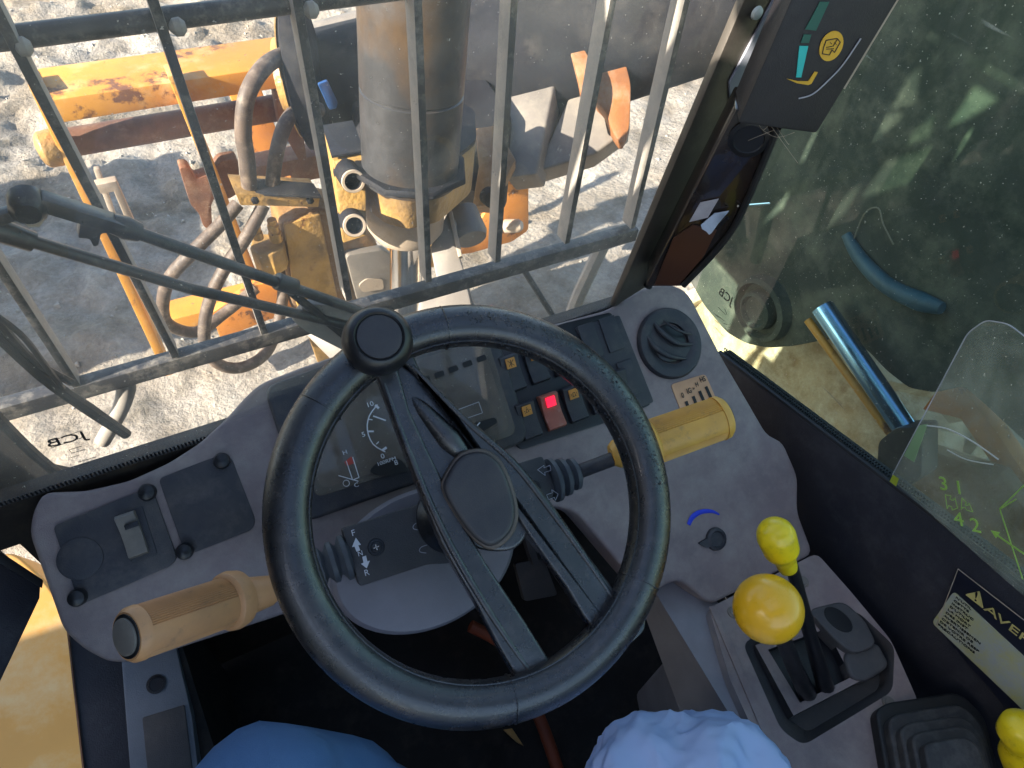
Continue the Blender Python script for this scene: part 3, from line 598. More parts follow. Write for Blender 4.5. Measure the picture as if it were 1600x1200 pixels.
# ------------------------------------------------------------------ steering wheel
al = math.radians(30); nW = Vector((0, -math.sin(al), math.cos(al))); WC = PD(754, 789, .65); WPn = (WC, nW)
def Wp(px, py, off=0): return PP(px, py, WPn, off)
sw = thing('steering_wheel', 'black steering wheel with spinner knob in front of the dashboard', 'steering wheel', WC)
u1 = Vector((1, 0, 0)); v1 = nW.cross(u1); RR = .1742; rr_ = .0207
vs = []; fs = []; n1, n2_ = 160, 28
seam = [math.radians(q) for q in (118, 152, 97, 222, -62, -10, 60)]
for i in range(n1):
    a = 2 * math.pi * i / n1; d = u1 * math.cos(a) + v1 * math.sin(a)
    for k in range(n2_):
        q = 2 * math.pi * k / n2_; ru = rr_ * (1 + .03 * math.cos(3 * q)); vs.append(WC + d * (RR + ru * math.cos(q)) + nW * ru * math.sin(q))
for i in range(n1):
    for k in range(n2_): fs.append((i * n2_ + k, ((i + 1) % n1) * n2_ + k, ((i + 1) % n1) * n2_ + (k + 1) % n2_, i * n2_ + (k + 1) % n2_))
rim = mesh('rim', vs, fs, wheelm, sw, ang=90)
def ringat(px, py, mm=wheelm, r2=.0006):
    p = Wp(px, py); a = math.atan2((p - WC).dot(v1), (p - WC).dot(u1)); d = u1 * math.cos(a) + v1 * math.sin(a)
    c = WC + d * RR; pts = [c + (d * math.cos(q) + nW * math.sin(q)) * (rr_ * 1.02) for q in [2 * math.pi * i / 24 for i in range(25)]]
    v_, f_ = tubegeo(pts, r2, 6); mesh('rim_seam', v_, f_, mm, rim)
for q in ((490, 630), (690, 500), (800, 1105), (1000, 910)): ringat(*q)
tube('inner_bead', [WC + (u1 * math.cos(q) + v1 * math.sin(q)) * (RR - rr_ * .86) + nW * rr_ * .52 for q in [2 * math.pi * i / 96 for i in range(97)]], .0009, wheelm, rim, seg=6)
# stippled leather-look section of the rim, upper right
vs = []; fs = []
a0 = math.radians(-15); a1 = math.radians(75)
for i in range(900):
    a = random.uniform(a0, a1); q = random.uniform(math.radians(60), math.radians(165)); d = u1 * math.cos(a) + v1 * math.sin(a)
    nn = d * math.cos(q) + nW * math.sin(q); c = WC + d * RR + nn * rr_ * 1.0; tt = nn.orthogonal().normalized(); bb = nn.cross(tt); s_ = random.uniform(.0006, .0011)
    o = len(vs); vs += [c + tt * s_, c + bb * s_, c - tt * s_, c - bb * s_, c + nn * s_ * .8]; fs += [(o, o + 1, o + 4), (o + 1, o + 2, o + 4), (o + 2, o + 3, o + 4), (o + 3, o, o + 4)]
mesh('stippling', vs, fs, wheelm, rim)['kind'] = 'stuff'
T = nW * -.018
prism('spoke', [Wp(*q, .002) for q in cr([Vector((x, y, 0)).to_3d() for x, y in ((578, 560), (615, 556), (640, 640), (702, 770), (760, 880), (872, 1052), (850, 1085), (812, 1068), (745, 945), (690, 850), (640, 725), (590, 590))], 2, True) for q in [(q.x, q.y)]], T, wheelm, sw, bevel=.0085, seg=5)
prism('spoke', [Wp(q.x, q.y, .002) for q in cr([Vector((x, y, 0)) for x, y in ((610, 548), (645, 548), (662, 590), (730, 650), (805, 716), (866, 790), (922, 870), (980, 950), (980, 985), (932, 990), (888, 922), (828, 838), (760, 730), (700, 640), (640, 575))], 2, True)], T, wheelm, sw, bevel=.0085, seg=5)
prism('spoke_foot', [Wp(*q, -.001) for q in rp([(806, 1072), (850, 1048), (895, 1020), (945, 985), (972, 935), (1010, 915), (1008, 985), (930, 1060), (850, 1098)], 10)], nW * -.014, wheelm, sw, bevel=.005, seg=4)
prism('hub', [Wp(q.x, q.y, -.004) for q in cr([Vector((x, y, 0)) for x, y in ((605, 570), (645, 580), (790, 715), (830, 800), (815, 850), (780, 862), (735, 850), (690, 800), (640, 690))], 3, True)], nW * -.022, wheelm, sw, bevel=.004, seg=3)
for pts_ in (((600, 600), (650, 735), (705, 855), (770, 965), (832, 1056)), ((642, 570), (725, 655), (800, 722), (862, 800), (920, 880), (968, 950))):
    tube('spoke_edge', [Wp(*q, .0005) for q in pts_], [.002, .0035, .0038, .0035, .002], wheelm, sw, seg=10, curve=4)
tube('flute', [Wp(628, 605, -.010), Wp(660, 640, -.008), Wp(700, 685, -.007), Wp(722, 708, -.009)], [.001, .008, .012, .010], wheelm, sw, seg=20, curve=6)
hp = [(700, 742), (722, 712), (757, 706), (785, 728), (804, 778), (806, 812), (794, 838), (768, 854), (740, 838), (712, 800), (694, 765)]
prism('cap_rim', [Wp(q.x, q.y, .0055) for q in cr([Vector((747 + (x - 747) * 1.07, 779 + (y - 779) * 1.07, 0)) for x, y in hp], 3, True)], nW * -.012, wearm, sw, bevel=.003, seg=3)
prism('hub_cap', [Wp(q.x, q.y, .010) for q in cr([Vector((x, y, 0)) for x, y in hp], 3, True)], nW * -.012, hubm, sw, bevel=.006, seg=4)
kc = Wp(586, 543, .008)
kn = lathe('spinner_knob', kc, nW, [(-.012, .010), (0, .014), (.006, .024), (.014, .0300), (.024, .0318), (.033, .030), (.039, .0255), (.0405, .0222), (.0385, .0200), (.0385, .001)], blk, sw, seg=48)
lathe('knob_insert', kc + nW * .0387, nW, [(0, .0200), (.0012, .0195), (.0018, .0165), (.0018, .001)], hubm, kn, seg=40)
lathe('knob_foot', kc - nW * .012, nW, [(-.006, .022), (.006, .020), (.010, .014)], wheelm, sw, seg=24)

# ------------------------------------------------------------------ steering column
BP = (WC - nW * .125, nW)
def B(px, py, off=0): return PP(px, py, BP, off)
colm = thing('steering_column', 'grey steering column shroud with stalk housing below the wheel', 'steering column', B(690, 850))
sc_ = B(668, 872, -.03)
lathe('column_shroud', sc_, nW, [(-.30, .045), (-.16, .060), (-.10, .075), (-.06, .082), (-.03, .090), (-.008, .093), (0, .088), (.002, .07)], shroudm, colm, seg=56)
for v in bpy.data.objects['column_shroud'].data.vertices:
    q = v.co + WL['column_shroud'] - sc_; v.co += v1 * q.dot(v1) * -.17 + u1 * q.dot(u1) * .16
def Bb(name, pts, off, tck, mm, par, bevel=.003, rad=5): return prism(name, [B(*q, off) for q in rp(pts, rad)], nW * -tck, mm, par, bevel=bevel)
hs = Bb('stalk_housing', [(534, 826), (655, 788), (800, 728), (848, 712), (868, 762), (862, 782), (800, 812), (720, 850), (705, 880), (668, 882), (562, 917)], .010, .030, housing, colm, .003)
HP = (BP[0] + nW * .0104, nW)
for x_, y_ in ((588, 855), (834, 762)):
    sc1 = lathe('housing_screw', PP(x_, y_, HP), nW, [(0, .009), (.001, .0085), (.0012, .006), (.0035, .0055), (.004, .001)], blk, hs, seg=20)
    for dd in ((1, 0), (0, 1)): beam('cross_slot', PP(x_, y_, HP, .0042) - (u1 * dd[0] + v1 * dd[1]) * .003, PP(x_, y_, HP, .0042) + (u1 * dd[0] + v1 * dd[1]) * .003, .0012, .0006, nW, chrome, sc1)
for s_, x_, y_, h_ in (('F', 552, 833, 10), ('N', 563, 865, 8), ('R', 573, 895, 10)): ptext('housing_text', s_, x_, y_, -17, HP, h_, white, hs, off=.0006)
prism('arrow', [PP(*q, HP, .0006) for q in ((556, 840), (564, 851), (560, 852), (563, 860), (557, 862), (554, 854), (550, 855))], nW * -.0004, white, hs)
prism('arrow', [PP(*q, HP, .0006) for q in ((566, 870), (572, 868), (574, 877), (578, 876), (573, 888), (564, 881), (568, 879))], nW * -.0004, white, hs)
for pts in (((840, 734), (850, 727), (850, 731), (859, 727), (861, 735), (851, 738), (852, 743), (840, 734)), ((872, 772), (862, 765), (863, 770), (854, 773), (857, 781), (866, 777), (868, 782), (872, 772))):
    for a, c in zip(pts, pts[1:]): beam('arrow_line', PP(*a, HP, .0008), PP(*c, HP, .0008), .0006, .0004, nW, greyp, hs)
for cx_, cy_ in ((654, 822), (664, 858)): tube('moulded_slot', [PP(*q, HP, .0006) for q in ((cx_ + 8, cy_ - 8), (cx_ - 6, cy_ - 3), (cx_ - 8, cy_ + 4), (cx_ + 2, cy_ + 6))], .0005, greyp, hs, seg=5, curve=3)
lathe('column_collar', B(704, 808, .0), nW, [(0, .040), (.014, .040), (.020, .034), (.03, .028), (.10, .026)], blk, colm, seg=40)
prism('collar_liner', [B(*q, .016) for q in rp([(662, 790), (690, 770), (735, 800), (760, 860), (735, 880), (690, 862)], 12)], nW * -.01, shroudm, colm, bevel=.002)

# stalks
def bellows(name, p, q, r0, r1, mm, par, n=3):
    d = (q - p); L0 = d.length; prof = []
    for i in range(n):
        a = i / n; ra = r0 + (r1 - r0) * a
        prof += [(L0 * a, ra * .72), (L0 * (a + .25 / n), ra), (L0 * (a + .6 / n), ra), (L0 * (a + .9 / n), ra * .68)]
    return lathe(name, p, d, prof, mm, par, seg=32)
def stalk(name, label, pts, gr, matg, group):
    (b0, b1, r0, r1), rod, coll, g0, g1, rad = pts
    t = thing(name, label, 'lever', b0, group)
    bellows('rubber_boot', b0, b1, r0, r1, boot, t)
    tube('rod', [b1 - (b1 - b0) * .3, rod], .0085, darkp, t)
    d = (g1 - g0).normalized(); L0 = (g1 - g0).length
    # ribbed grip
    n = 72; vs = []; fs = []; N_ = d.orthogonal().normalized(); B_ = d.cross(N_)
    tl = [(0, .95), (.002, 1), (L0 - .008, .97), (L0 - .004, .93)]
    for tt, s_ in tl:
        for k in range(n * 2):
            a = math.pi * k / n; smooth = (k // 24) % 3 == 1
            r_ = rad * s_ * (1 if (k % 2 or smooth) else .95); vs.append(g0 + d * tt + (N_ * math.cos(a) + B_ * math.sin(a)) * r_)
    m_ = n * 2
    for i in range(len(tl) - 1):
        for k in range(m_): fs.append((i * m_ + k, i * m_ + (k + 1) % m_, (i + 1) * m_ + (k + 1) % m_, (i + 1) * m_ + k))
    fs.append(tuple(range(m_))); fs.append(tuple(range(3 * m_, 4 * m_)))
    gp = mesh('grip', vs, fs, matg, t)
    lathe('grip_collar', g0, d, [(-.012, rad * .8), (-.009, rad * 1.12), (0, rad * 1.2), (.006, rad * 1.16), (.009, rad)], matg, gp, seg=40)
    lathe('grip_end', g1, d, [(-.006, rad), (0, rad * .98), (.004, rad * .86)], matg, gp, seg=40)
    lathe('end_button', g1 + d * .003, d, [(0, rad * .66), (.004, rad * .66), (.005, rad * .55), (.005, .001)], greypl if 'left' in group else blk, gp, seg=30)
    lathe('button_ring', g1 + d * .002, d, [(0, rad * .80), (.003, rad * .78), (.003, rad * .6)], blk, gp, seg=30)
    lathe('neck', coll, g0 - coll, [(0, rad * .45), (.006, rad * .62), ((g0 - coll).length - .006, rad * .84), ((g0 - coll).length, rad * .84)], matg, gp, seg=32)
    return t
dl = .69
stalk('drive_lever', 'tan ribbed direction lever sticking out left of the steering wheel', ((B(548, 868, -.004), B(488, 890, -.004), .024, .017), PD(440, 925, .72), PD(432, 920, .715), PD(362, 938, .69), PD(205, 992, .60), .0245), 'l', grip, 'left stalk')
stalk('indicator_lever', 'amber wiper and indicator lever sticking out right of the steering wheel', ((B(858, 752, -.004), B(905, 738, -.004), .026, .016), PD(960, 716, .80), PD(955, 712, .80), PD(1010, 694, .805), PD(1128, 652, .82), .0268), 'r', gripy, 'right stalk')
for o in list(bpy.data.objects):
    if 'group' in o.keys() and 'stalk' in o['group']: del o['group']
# small wiper symbol on the right grip

# ------------------------------------------------------------------ side console, levers
ZC = D(1190, 905).z; CP = PLZ(ZC)
def K(px, py, off=0): return PP(px, py, CP, off)
con = thing('side_console', 'grey gear console with recessed lever slot right of the footwell', 'console', K(1250, 1000) - Vector((0, 0, .3)))
top_ = [(1108, 950), (1276, 864), (1330, 925), (1392, 1000), (1432, 1090), (1460, 1180), (1500, 1290), (1280, 1330), (1190, 1170), (1140, 1060)]
rim_p = [K(*q) for q in rp(top_, 12, 3)]
rec = rp([(1160, 1005), (1245, 960), (1340, 955), (1398, 1010), (1395, 1080), (1330, 1120), (1255, 1165), (1220, 1140)], 14, 4)
rec2 = [(1288 + (x - 1288) * .80, 1062 + (y - 1062) * .80) for x, y in rec]
def ringbridge(name, A, B_, mm, par, **k):
    n = len(A); return mesh(name, A + B_, [(i, (i + 1) % n, n + (i + 1) % n, n + i) for i in range(n)], mm, par, **k)
# top plate with a hole, by filling between the two loops
bm = bmesh.new(); base = wl(con)
l1 = [bm.verts.new(p - base) for p in rim_p]; l2 = [bm.verts.new(K(*q) - base) for q in rec]
e1 = [bm.edges.new((l1[i], l1[(i + 1) % len(l1)])) for i in range(len(l1))]; e2 = [bm.edges.new((l2[i], l2[(i + 1) % len(l2)])) for i in range(len(l2))]
bmesh.ops.triangle_fill(bm, edges=e1 + e2, use_beauty=True, use_dissolve=False)
bmesh.ops.recalc_face_normals(bm, faces=bm.faces)
me = bpy.data.meshes.new('console_top'); bm.to_mesh(me); bm.free(); me.materials.append(dashm)
o = bpy.data.objects.new('console_top', me); C.objects.link(o); o.parent = con; WL[o.name] = base
low = [p + Vector((-.035 if p.x < K(1190, 1000).x + .03 else .01, 0, -.36)) for p in rim_p]
mid = [p + Vector((-.004 if p.x < K(1190, 1000).x + .03 else .002, 0, -.012)) for p in rim_p]
n = len(rim_p)
mesh('console_side', rim_p + mid + low, [(i, (i + 1) % n, n + (i + 1) % n, n + i) for i in range(n)] + [(n + i, n + (i + 1) % n, 2 * n + (i + 1) % n, 2 * n + i) for i in range(n)], mat('skylit_flank', (.26, .25, .27), .55, ns=8, bump=.4, bs=700), con)  # paler flank colour: sky light on this side is painted in
r1_ = [K(*q) for q in rec]; r2_ = [K(*q, -.035) for q in rec2]; r3_ = [K(*q, -.035) for q in rp([(1212, 1010), (1300, 985), (1345, 1055), (1258, 1092)], 5, 8)]
ringbridge('recess_wall', r1_, r2_, clum, con)
prism('recess_floor', [p - Vector((0, 0, 0)) for p in r2_], (0, 0, -.004), clum, con)
pA = [K(*q, -.012) for q in rp([(996, 880), (1060, 890), (1122, 940), (1300, 1330), (1215, 1330), (1160, 1150)], 10)]; pB = [K(*q, -.10) for q in rp([(985, 900), (1050, 900), (1122, 960), (1300, 1330), (1150, 1330), (1062, 1110)], 10)]
ringbridge('console_bulge', pA, pB, bpy.data.materials['skylit_flank'], con)
prism('bulge_top', pA, (0, 0, -.004), bpy.data.materials['skylit_flank'], con, bevel=.0015)
# raised slot frame
sf = [(1180, 1008), (1300, 965), (1348, 1062), (1240, 1118)]; si = [(1200, 1015), (1292, 982), (1330, 1058), (1250, 1098)]
A = [K(*q, -.010) for q in sf]; Bq = [K(*q, -.012) for q in si]
ringbridge('slot_frame', A, Bq, dashm, con); ringbridge('slot_skirt', A, [p + Vector((0, 0, -.026)) for p in A], clum, con); ringbridge('slot_inner', Bq, [p + Vector((0, 0, -.02)) for p in Bq], blk, con)
prism('slot_floor', [p + Vector((0, 0, -.018)) for p in Bq], (0, 0, -.003), blk, con)
prism('moulded_step', [K(*q, .002) for q in rp([(1262, 952), (1318, 938), (1352, 968), (1372, 1008), (1334, 1022), (1306, 1000)], 14)], (0, 0, -.03), clum, con, bevel=.005, seg=4)
prism('moulded_step', [K(*q, -.006) for q in rp([(1318, 1018), (1372, 1002), (1392, 1040), (1352, 1066), (1328, 1058)], 12)], (0, 0, -.025), clum, con, bevel=.006, seg=4)
prism('finger_well', [K(*q, .0028) for q in ov(1310, 968, 27, 13, 40)], (0, 0, -.002), blk, con)
for x_, y_ in ((1255, 909), (1146, 957), (1388, 1098)): 
    s1_ = lathe('console_screw', K(x_, y_), (0, 0, 1), [(0, .009), (.002, .008), (.002, .006), (.0035, .0055), (.004, .001)], greypl, con, seg=18)
prism('pale_rib', [K(*q, .002) for q in ((1108, 948), (1118, 946), (1290, 1330), (1270, 1330))], (0, 0, -.003), dashm, con, bevel=.001)

t = thing('gear_lever', 'tall black lever with small yellow knob, right of the round amber ball', 'lever', K(1290, 1075, -.02))
tp = PD(1236, 880, .80)
tube('shaft', [K(1290, 1075, -.02), PD(1268, 1000, .88), tp], [.012, .009, .0075], blk, t, seg=12)
kd = (PD(1210, 825, .765) - PD(1232, 885, .79)).normalized()
kb = PD(1232, 890, .79); kt = PD(1207, 822, .765)
tube('knob', [kb, kb + (kt - kb) * .12, kb + (kt - kb) * .25, kb + (kt - kb) * .4, kb + (kt - kb) * .6, kb + (kt - kb) * .85, kt, kt + (kt - kb) * .08], [.010, .0115, .0118, .014, .0195, .0205, .0215, .019, .014, .004], yknob, t, seg=28, curve=5)
t = thing('transmission_lever', 'black lever topped by a large round amber ball on the gear console', 'lever', K(1262, 1085, -.02))
bc = PD(1200, 951, .74)
tube('shaft', [K(1262, 1085, -.02), PD(1240, 1040, .86), PD(1215, 975, .77)], [.012, .010, .009], blk, t, seg=12)
bd = (bc - K(1262, 1085, -.02)).normalized()
pr = [(-.0375, .012), (-.036, .022), (-.0300, .0245)]
pr = [(-.040, .010), (-.038, .0235), (-.0315, .0255)] + [(.036 * math.sin(q), .0365 * math.cos(q)) for q in [math.radians(a) for a in range(-48, 90, 6)]] + [(.036, .0005)]
bk_ = lathe('ball_knob', bc, bd, pr, yball, t, seg=48)
lathe('ball_seam', bc, bd, [(-.0285, .0258), (-.0275, .0268), (-.0265, .0268), (-.0285, .0258)], mat('seam_orange', (.45, .2, .01), .5), bk_, seg=48, cap=False)
# gaiters and lever at the lower right
t = thing('lever_gaiter', 'dark grey stepped rubber gaiter at the lower right corner, behind the gear console', 'gaiter', K(1450, 1180) - Vector((0, 0, .05)))
for k, (sc2, zo) in enumerate(((1.0, .0), (.87, .014), (.75, .028), (.64, .042), (.52, .056))):
    pts = [(1460 + (x - 1460) * sc2 + k * 8, 1200 + (y - 1200) * sc2 + k * 3) for x, y in ((1368, 1112), (1385, 1098), (1500, 1080), (1540, 1120), (1575, 1260), (1400, 1300))]
    prism('gaiter_step', [K(*q, zo + .018) for q in rp(pts, 20, 4)], (0, 0, -.020), bootd if k else rub, t, bevel=.007, seg=4)
t = thing('service_lever', 'yellow knobbed lever cut off by the lower right corner', 'lever', PD(1625, 1210, .88))
tube('shaft', [PD(1640, 1260, .92), PD(1610, 1190, .84)], .008, blk, t)
tube('knob', [PD(1606, 1210, .83), PD(1600, 1178, .82), PD(1598, 1145, .80), PD(1602, 1122, .79)], [.016, .024, .026, .020, .026, .022, .008], yknob, t, seg=24, curve=6)

# ------------------------------------------------------------------ warning plate
t = thing('warning_plate', 'black and yellow French warning plate on the black right wall', 'sign', PP(1500, 950, RW))
RWo = PLX(.7335)
prism('backing', [PP(*q, RWo, .001) for q in ((1497, 888), (1700, 1045), (1660, 1215), (1582, 1118), (1462, 978))], (.001, 0, 0), mat('plate_black', (.012, .014, .026), .35), t)
prism('yellow_panel', [PP(*q, RWo, .0022) for q in rp([(1490, 924), (1690, 1110), (1660, 1200), (1596, 1107), (1456, 973)], 7)], (.001, 0, 0), mat('faded_yellow', (.42, .38, .10), .5, col2=(.34, .38, .34), ns=25, lo=.3, hi=.7, dust=(.3, .33, .38), dustamt=.4), t)
tube('worn_border', [PP(*q, RWo, .002) for q in ((1463, 978), (1497, 889), (1640, 1000))], .0007, castm, t, seg=6)
warny = mat('warning_yellow', (.62, .52, .17), .5, ns=30)
tri = prism('triangle', [PP(*q, RWo, .0024) for q in rp([(1508, 929), (1530, 924), (1536, 951)], 2)], (.001, 0, 0), warny, t)
ptext('exclamation', '!', 1525, 933, 30, RWo, 14, blackprint, tri, off=.003)
for i, ch in enumerate('AVERTISSEMENT'):
    ptext('title_letter', ch, 1549 + i * 17.5, 956 + i * 14.2, 38, RWo, 11.5, warny, t, off=.0026, squash=1.5)
for i, s_ in enumerate(("N'UTILISEZ PAS", 'CETTE MACHINE', 'INSTRUCTIONS', "D'UTILISATION", 'LA MORT. LISEZ', 'DES INSTRUCTIONS', 'AVERTISSEMENTS', 'OBTENIR DE', 'DE VOTRE RESPONSABLE', 'PRECAUTIONS')):
    n_ = (6, 6, 7, 8, 7, 8, 12, 10, 13, 11)[i]
    ptext('small_line', s_[:n_], 1493 - i * 3.1, 933 + i * 4.7, 38, RWo, 2.9, blackprint, t, off=.0034, align='LEFT', squash=1.55)

# ------------------------------------------------------------------ acrylic chart
AP = PLX(.722)
t = thing('load_chart', 'clear scratched acrylic load chart with green figures against the side window', 'chart', PP(1500, 800, AP))
prism('sheet', [PP(*q, AP) for q in rp([(1391, 748), (1512, 520), (1540, 500), (1575, 506), (1700, 600), (1700, 1020)], 10)], (.003, 0, 0), acryl, t, bevel=.0005, smooth=False)
edge = [PP(*q, AP, .001) for q in rp([(1391, 748), (1512, 520), (1540, 500), (1575, 506), (1700, 600)], 10)][3:-3]
tube('bright_edge', edge, .0006, greyp, t, seg=6)
for s_, x_, y_ in (('3', 1474, 757), ('1', 1498, 763), ('4', 1498, 812), ('2', 1524, 822)): ptext('chart_figure', s_, x_, y_, 12, AP, 20, chartg, t, off=.002, squash=1.0)
def cl2(pts, wdt=.0012, nm='chart_line'):
    for a, c in zip(pts, pts[1:]): beam(nm, PP(*a, AP, .002), PP(*c, AP, .002), wdt, .0004, (-1, 0, 0), chartg, t)
cl2(((1477, 773), (1486, 775), (1484, 780), (1489, 782), (1492, 778), (1496, 794), (1488, 797), (1487, 792), (1482, 790), (1480, 795), (1477, 773)), .0008)
cl2(((1503, 778), (1510, 785), (1508, 789), (1512, 790), (1514, 786), (1520, 800), (1510, 797), (1508, 793), (1504, 793), (1502, 796), (1503, 778)), .0008)
cl2(((1640, 720), (1562, 795), (1598, 905)), .0013); cl2(((1562, 796), (1588, 780)), .0012); cl2(((1556, 835), (1640, 893)), .0022)
prism('arrow_head', [PP(*q, AP, .002) for q in ((1548, 829), (1562, 832), (1556, 841))], (.0004, 0, 0), chartg, t)
prism('green_patch', [PP(*q, AP, .002) for q in ((1436, 665), (1449, 663), (1428, 722), (1412, 712))], (.0005, 0, 0), mat('faded_green', (.25, .38, .18), .6), t)
prism('green_patch', [PP(*q, AP, .002) for q in ((1395, 742), (1404, 748), (1400, 760), (1390, 752))], (.0005, 0, 0), mat('lime', (.45, .5, .03), .6), t)
scratchm = mat('scratch', (.6, .6, .55), .6)
tube('scratch', [PP(*q, AP, .0015) for q in ((1447, 665), (1480, 670), (1520, 690), (1560, 718))], .0008, scratchm, t, seg=6, curve=4)
tube('scratch', [PP(*q, AP, .0015) for q in ((1480, 703), (1510, 718), (1552, 726))], .0006, scratchm, t, seg=6, curve=4)

# ------------------------------------------------------------------ kick panel, trims, floor rod
KP = PLC(240, 1100, .95, (.1, -.35, 1))
t = thing('kick_panel', 'blue grey kick panel with a round hole, left of the footwell', 'panel', PP(240, 1200, KP))
kp = prism('panel', [PP(*q, KP) for q in rp([(188, 1010), (270, 990), (300, 1120), (320, 1290), (210, 1290)], 6)], (0, .02, -.04), kick, t, bevel=.003)
lathe('hole', PP(244, 1069, KP, .001), KP[1], [(0, .012), (.001, .0125), (.0015, .009), (-.001, .0085), (-.001, .001)], blk, kp, seg=24)
prism('rubber_pad', [PP(*q, KP, .003) for q in rp([(222, 1122), (288, 1102), (300, 1200), (306, 1280), (238, 1280)], 3)], (0, .002, -.004), clum, kp, bevel=.001)
t = thing('sill_trim', 'narrow black door sill trim between tan mudguard and kick panel', 'trim', PP(150, 1100, KP))
prism('trim', [PP(*q, KP, -.01) for q in ((106, 985), (195, 1020), (212, 1300), (140, 1300))], (0, .02, -.12), trimm, t, bevel=.003)
beam('sill_lip', PP(106, 985, KP, -.008), PP(137, 1260, KP, -.008), .002, .004, KP[1], rusty, t)
fl = PLZ(.905)
rodm = mat('rust_red', (.22, .05, .02), .6, ns=9)
t = tube('floor_rod', [PP(735, 978, PLZ(1.05)), PP(790, 1010, PLZ(1.02)), PP(815, 1060, PLZ(.98)), PP(850, 1140, PLZ(.94)), PP(880, 1230, fl)], .011, rodm, None, seg=10, curve=5); tag(t, 'rust red bent rod lying across the dark footwell', 'rod')
t = prism('floor_tag', [PP(*q, PLZ(.915)) for q in ((787, 1140), (800, 1138), (818, 1165), (806, 1158))], (0, 0, -.006), dirty_y, None); tag(t, 'small yellow chip on the footwell floor under the wheel', 'chip')
# pedal hint in the dark
t = thing('brake_pedal', 'dark brake pedal deep under the steering column', 'pedal', PP(830, 900, PLZ(1.1)))
PZ_ = PLC(830, 905, 1.25, (0, -.5, .8))
prism('pad', [PP(*q, PZ_) for q in rp([(805, 880), (850, 872), (872, 930), (820, 940)], 6)], (0, .01, -.015), clum, t, bevel=.002)
beam('pedal_arm', PP(835, 880, PZ_), PP(815, 830, PZ_) + Vector((0, .1, .1)), .012, .02, (0, 0, 1), clum, t)

# ------------------------------------------------------------------ person
def skin(name, verts, edges, rads, mm, parent, sub=2, root=0):
    me = bpy.data.meshes.new(name); b0 = wl(parent); me.from_pydata([Vector(v) - b0 for v in verts], edges, [])
    o = bpy.data.objects.new(name, me); C.objects.link(o)
    sm = o.modifiers.new('s', 'SKIN'); sm.use_smooth_shade = True
    for i, r_ in enumerate(rads): me.skin_vertices[0].data[i].radius = (r_, r_) if not hasattr(r_, '__len__') else r_
    me.skin_vertices[0].data[root].use_root = True
    ss = o.modifiers.new('u', 'SUBSURF'); ss.levels = sub; ss.render_levels = sub
    dg = bpy.context.evaluated_depsgraph_get(); dg.update(); m2 = bpy.data.meshes.new_from_object(o.evaluated_get(dg)); bpy.data.objects.remove(o)
    m2.materials.clear(); m2.materials.append(mm)
    for v in m2.vertices:        # cloth folds
        p = v.co + b0; nn = v.normal; q = noise.noise(Vector((p.x * 14, p.y * 26, p.z * 14))) * .011 + noise.noise(p * 60) * .0012; v.co += nn * (q + max(0, .25 - abs(noise.noise(Vector((p.x * 9 + p.y * 12, p.y * 5, p.z * 9))))) * .014)
    for p in m2.polygons: p.use_smooth = True
    o = bpy.data.objects.new(name, m2); C.objects.link(o); o.parent = parent; WL[o.name] = b0; return o
kL = PD(392, 1205, .70); kR = PD(1085, 1310, .78); aL = PD(740, 1335, 1.05)
pel = Vector((.12, -.46, 1.43))
t = thing('person', 'seated person seen only as legs in blue jeans at the bottom edge', 'person', (.1, -.2, .9))
V_ = [pel, pel + Vector((-.10, .06, 0)), (pel + kL) / 2 + Vector((-.06, 0, .01)), kL + Vector((-.01, -.07, .0)), kL, kL + (aL - kL) * .3, kL + (aL - kL) * .8, aL, aL + Vector((.01, .0, -.10)),
      pel + Vector((.10, .06, 0)), (pel + kR) / 2 + Vector((.03, 0, .01)), kR + Vector((.005, -.06, 0)), kR, kR + Vector((0, .05, -.12)), Vector((kR.x, kR.y + .03, 1.05)), Vector((kR.x, kR.y + .02, .96)), Vector((kR.x + .02, kR.y + .12, .94))]
E_ = [(0, 1), (1, 2), (2, 3), (3, 4), (4, 5), (5, 6), (6, 7), (7, 8), (0, 9), (9, 10), (10, 11), (11, 12), (12, 13), (13, 14), (14, 15), (15, 16)]
skin('jeans', V_, E_, [.13, .11, .108, .100, .088, .074, .06, .05, .04, .10, .088, .076, .066, .06, .05, .045, .04], jeans, t)

# plastic bag over the right knee
bc_ = PD(1080, 1300, .72)
bm = bmesh.new(); bmesh.ops.create_icosphere(bm, subdivisions=6, radius=1)
for v in bm.verts:
    p = v.co.copy(); rdg = 0
    for s_, a in ((1.1, .24), (2.4, .13), (4.6, .05), (9, .018)):
        rdg += (1 - 2 * abs(noise.noise(p * s_ + Vector((3, 1, 8))))) * a * .6
    q = p * (1 + rdg - .12); v.co = Vector((q.x * .125, q.y * .115, max(q.z, -.5) * .075))
me = bpy.data.meshes.new('plastic_bag'); bm.to_mesh(me); bm.free(); me.materials.append(bagmat())
for p in me.polygons: p.use_smooth = True
me.set_sharp_from_angle(angle=math.radians(40))
o = bpy.data.objects.new('plastic_bag', me); C.objects.link(o); o.location = bc_; tag(o, 'crumpled pale blue translucent plastic bag on the lap at the bottom right', 'bag')

# ------------------------------------------------------------------ outside left: mudguard
MG = PLC(60, 1080, 1.6, (.2, -.5, .85))
t = thing('mudguard', 'tan yellow mudguard outside the door at the lower left', 'mudguard', PP(60, 1180, MG))
prism('panel', [PP(*q, MG) for q in rp([(20, 860), (70, 905), (100, 950), (130, 1050), (160, 1320), (-300, 1320), (-300, 1000), (-100, 900)], 20, 4)], (0, .04, -.12), fender, t, bevel=.02, seg=4)

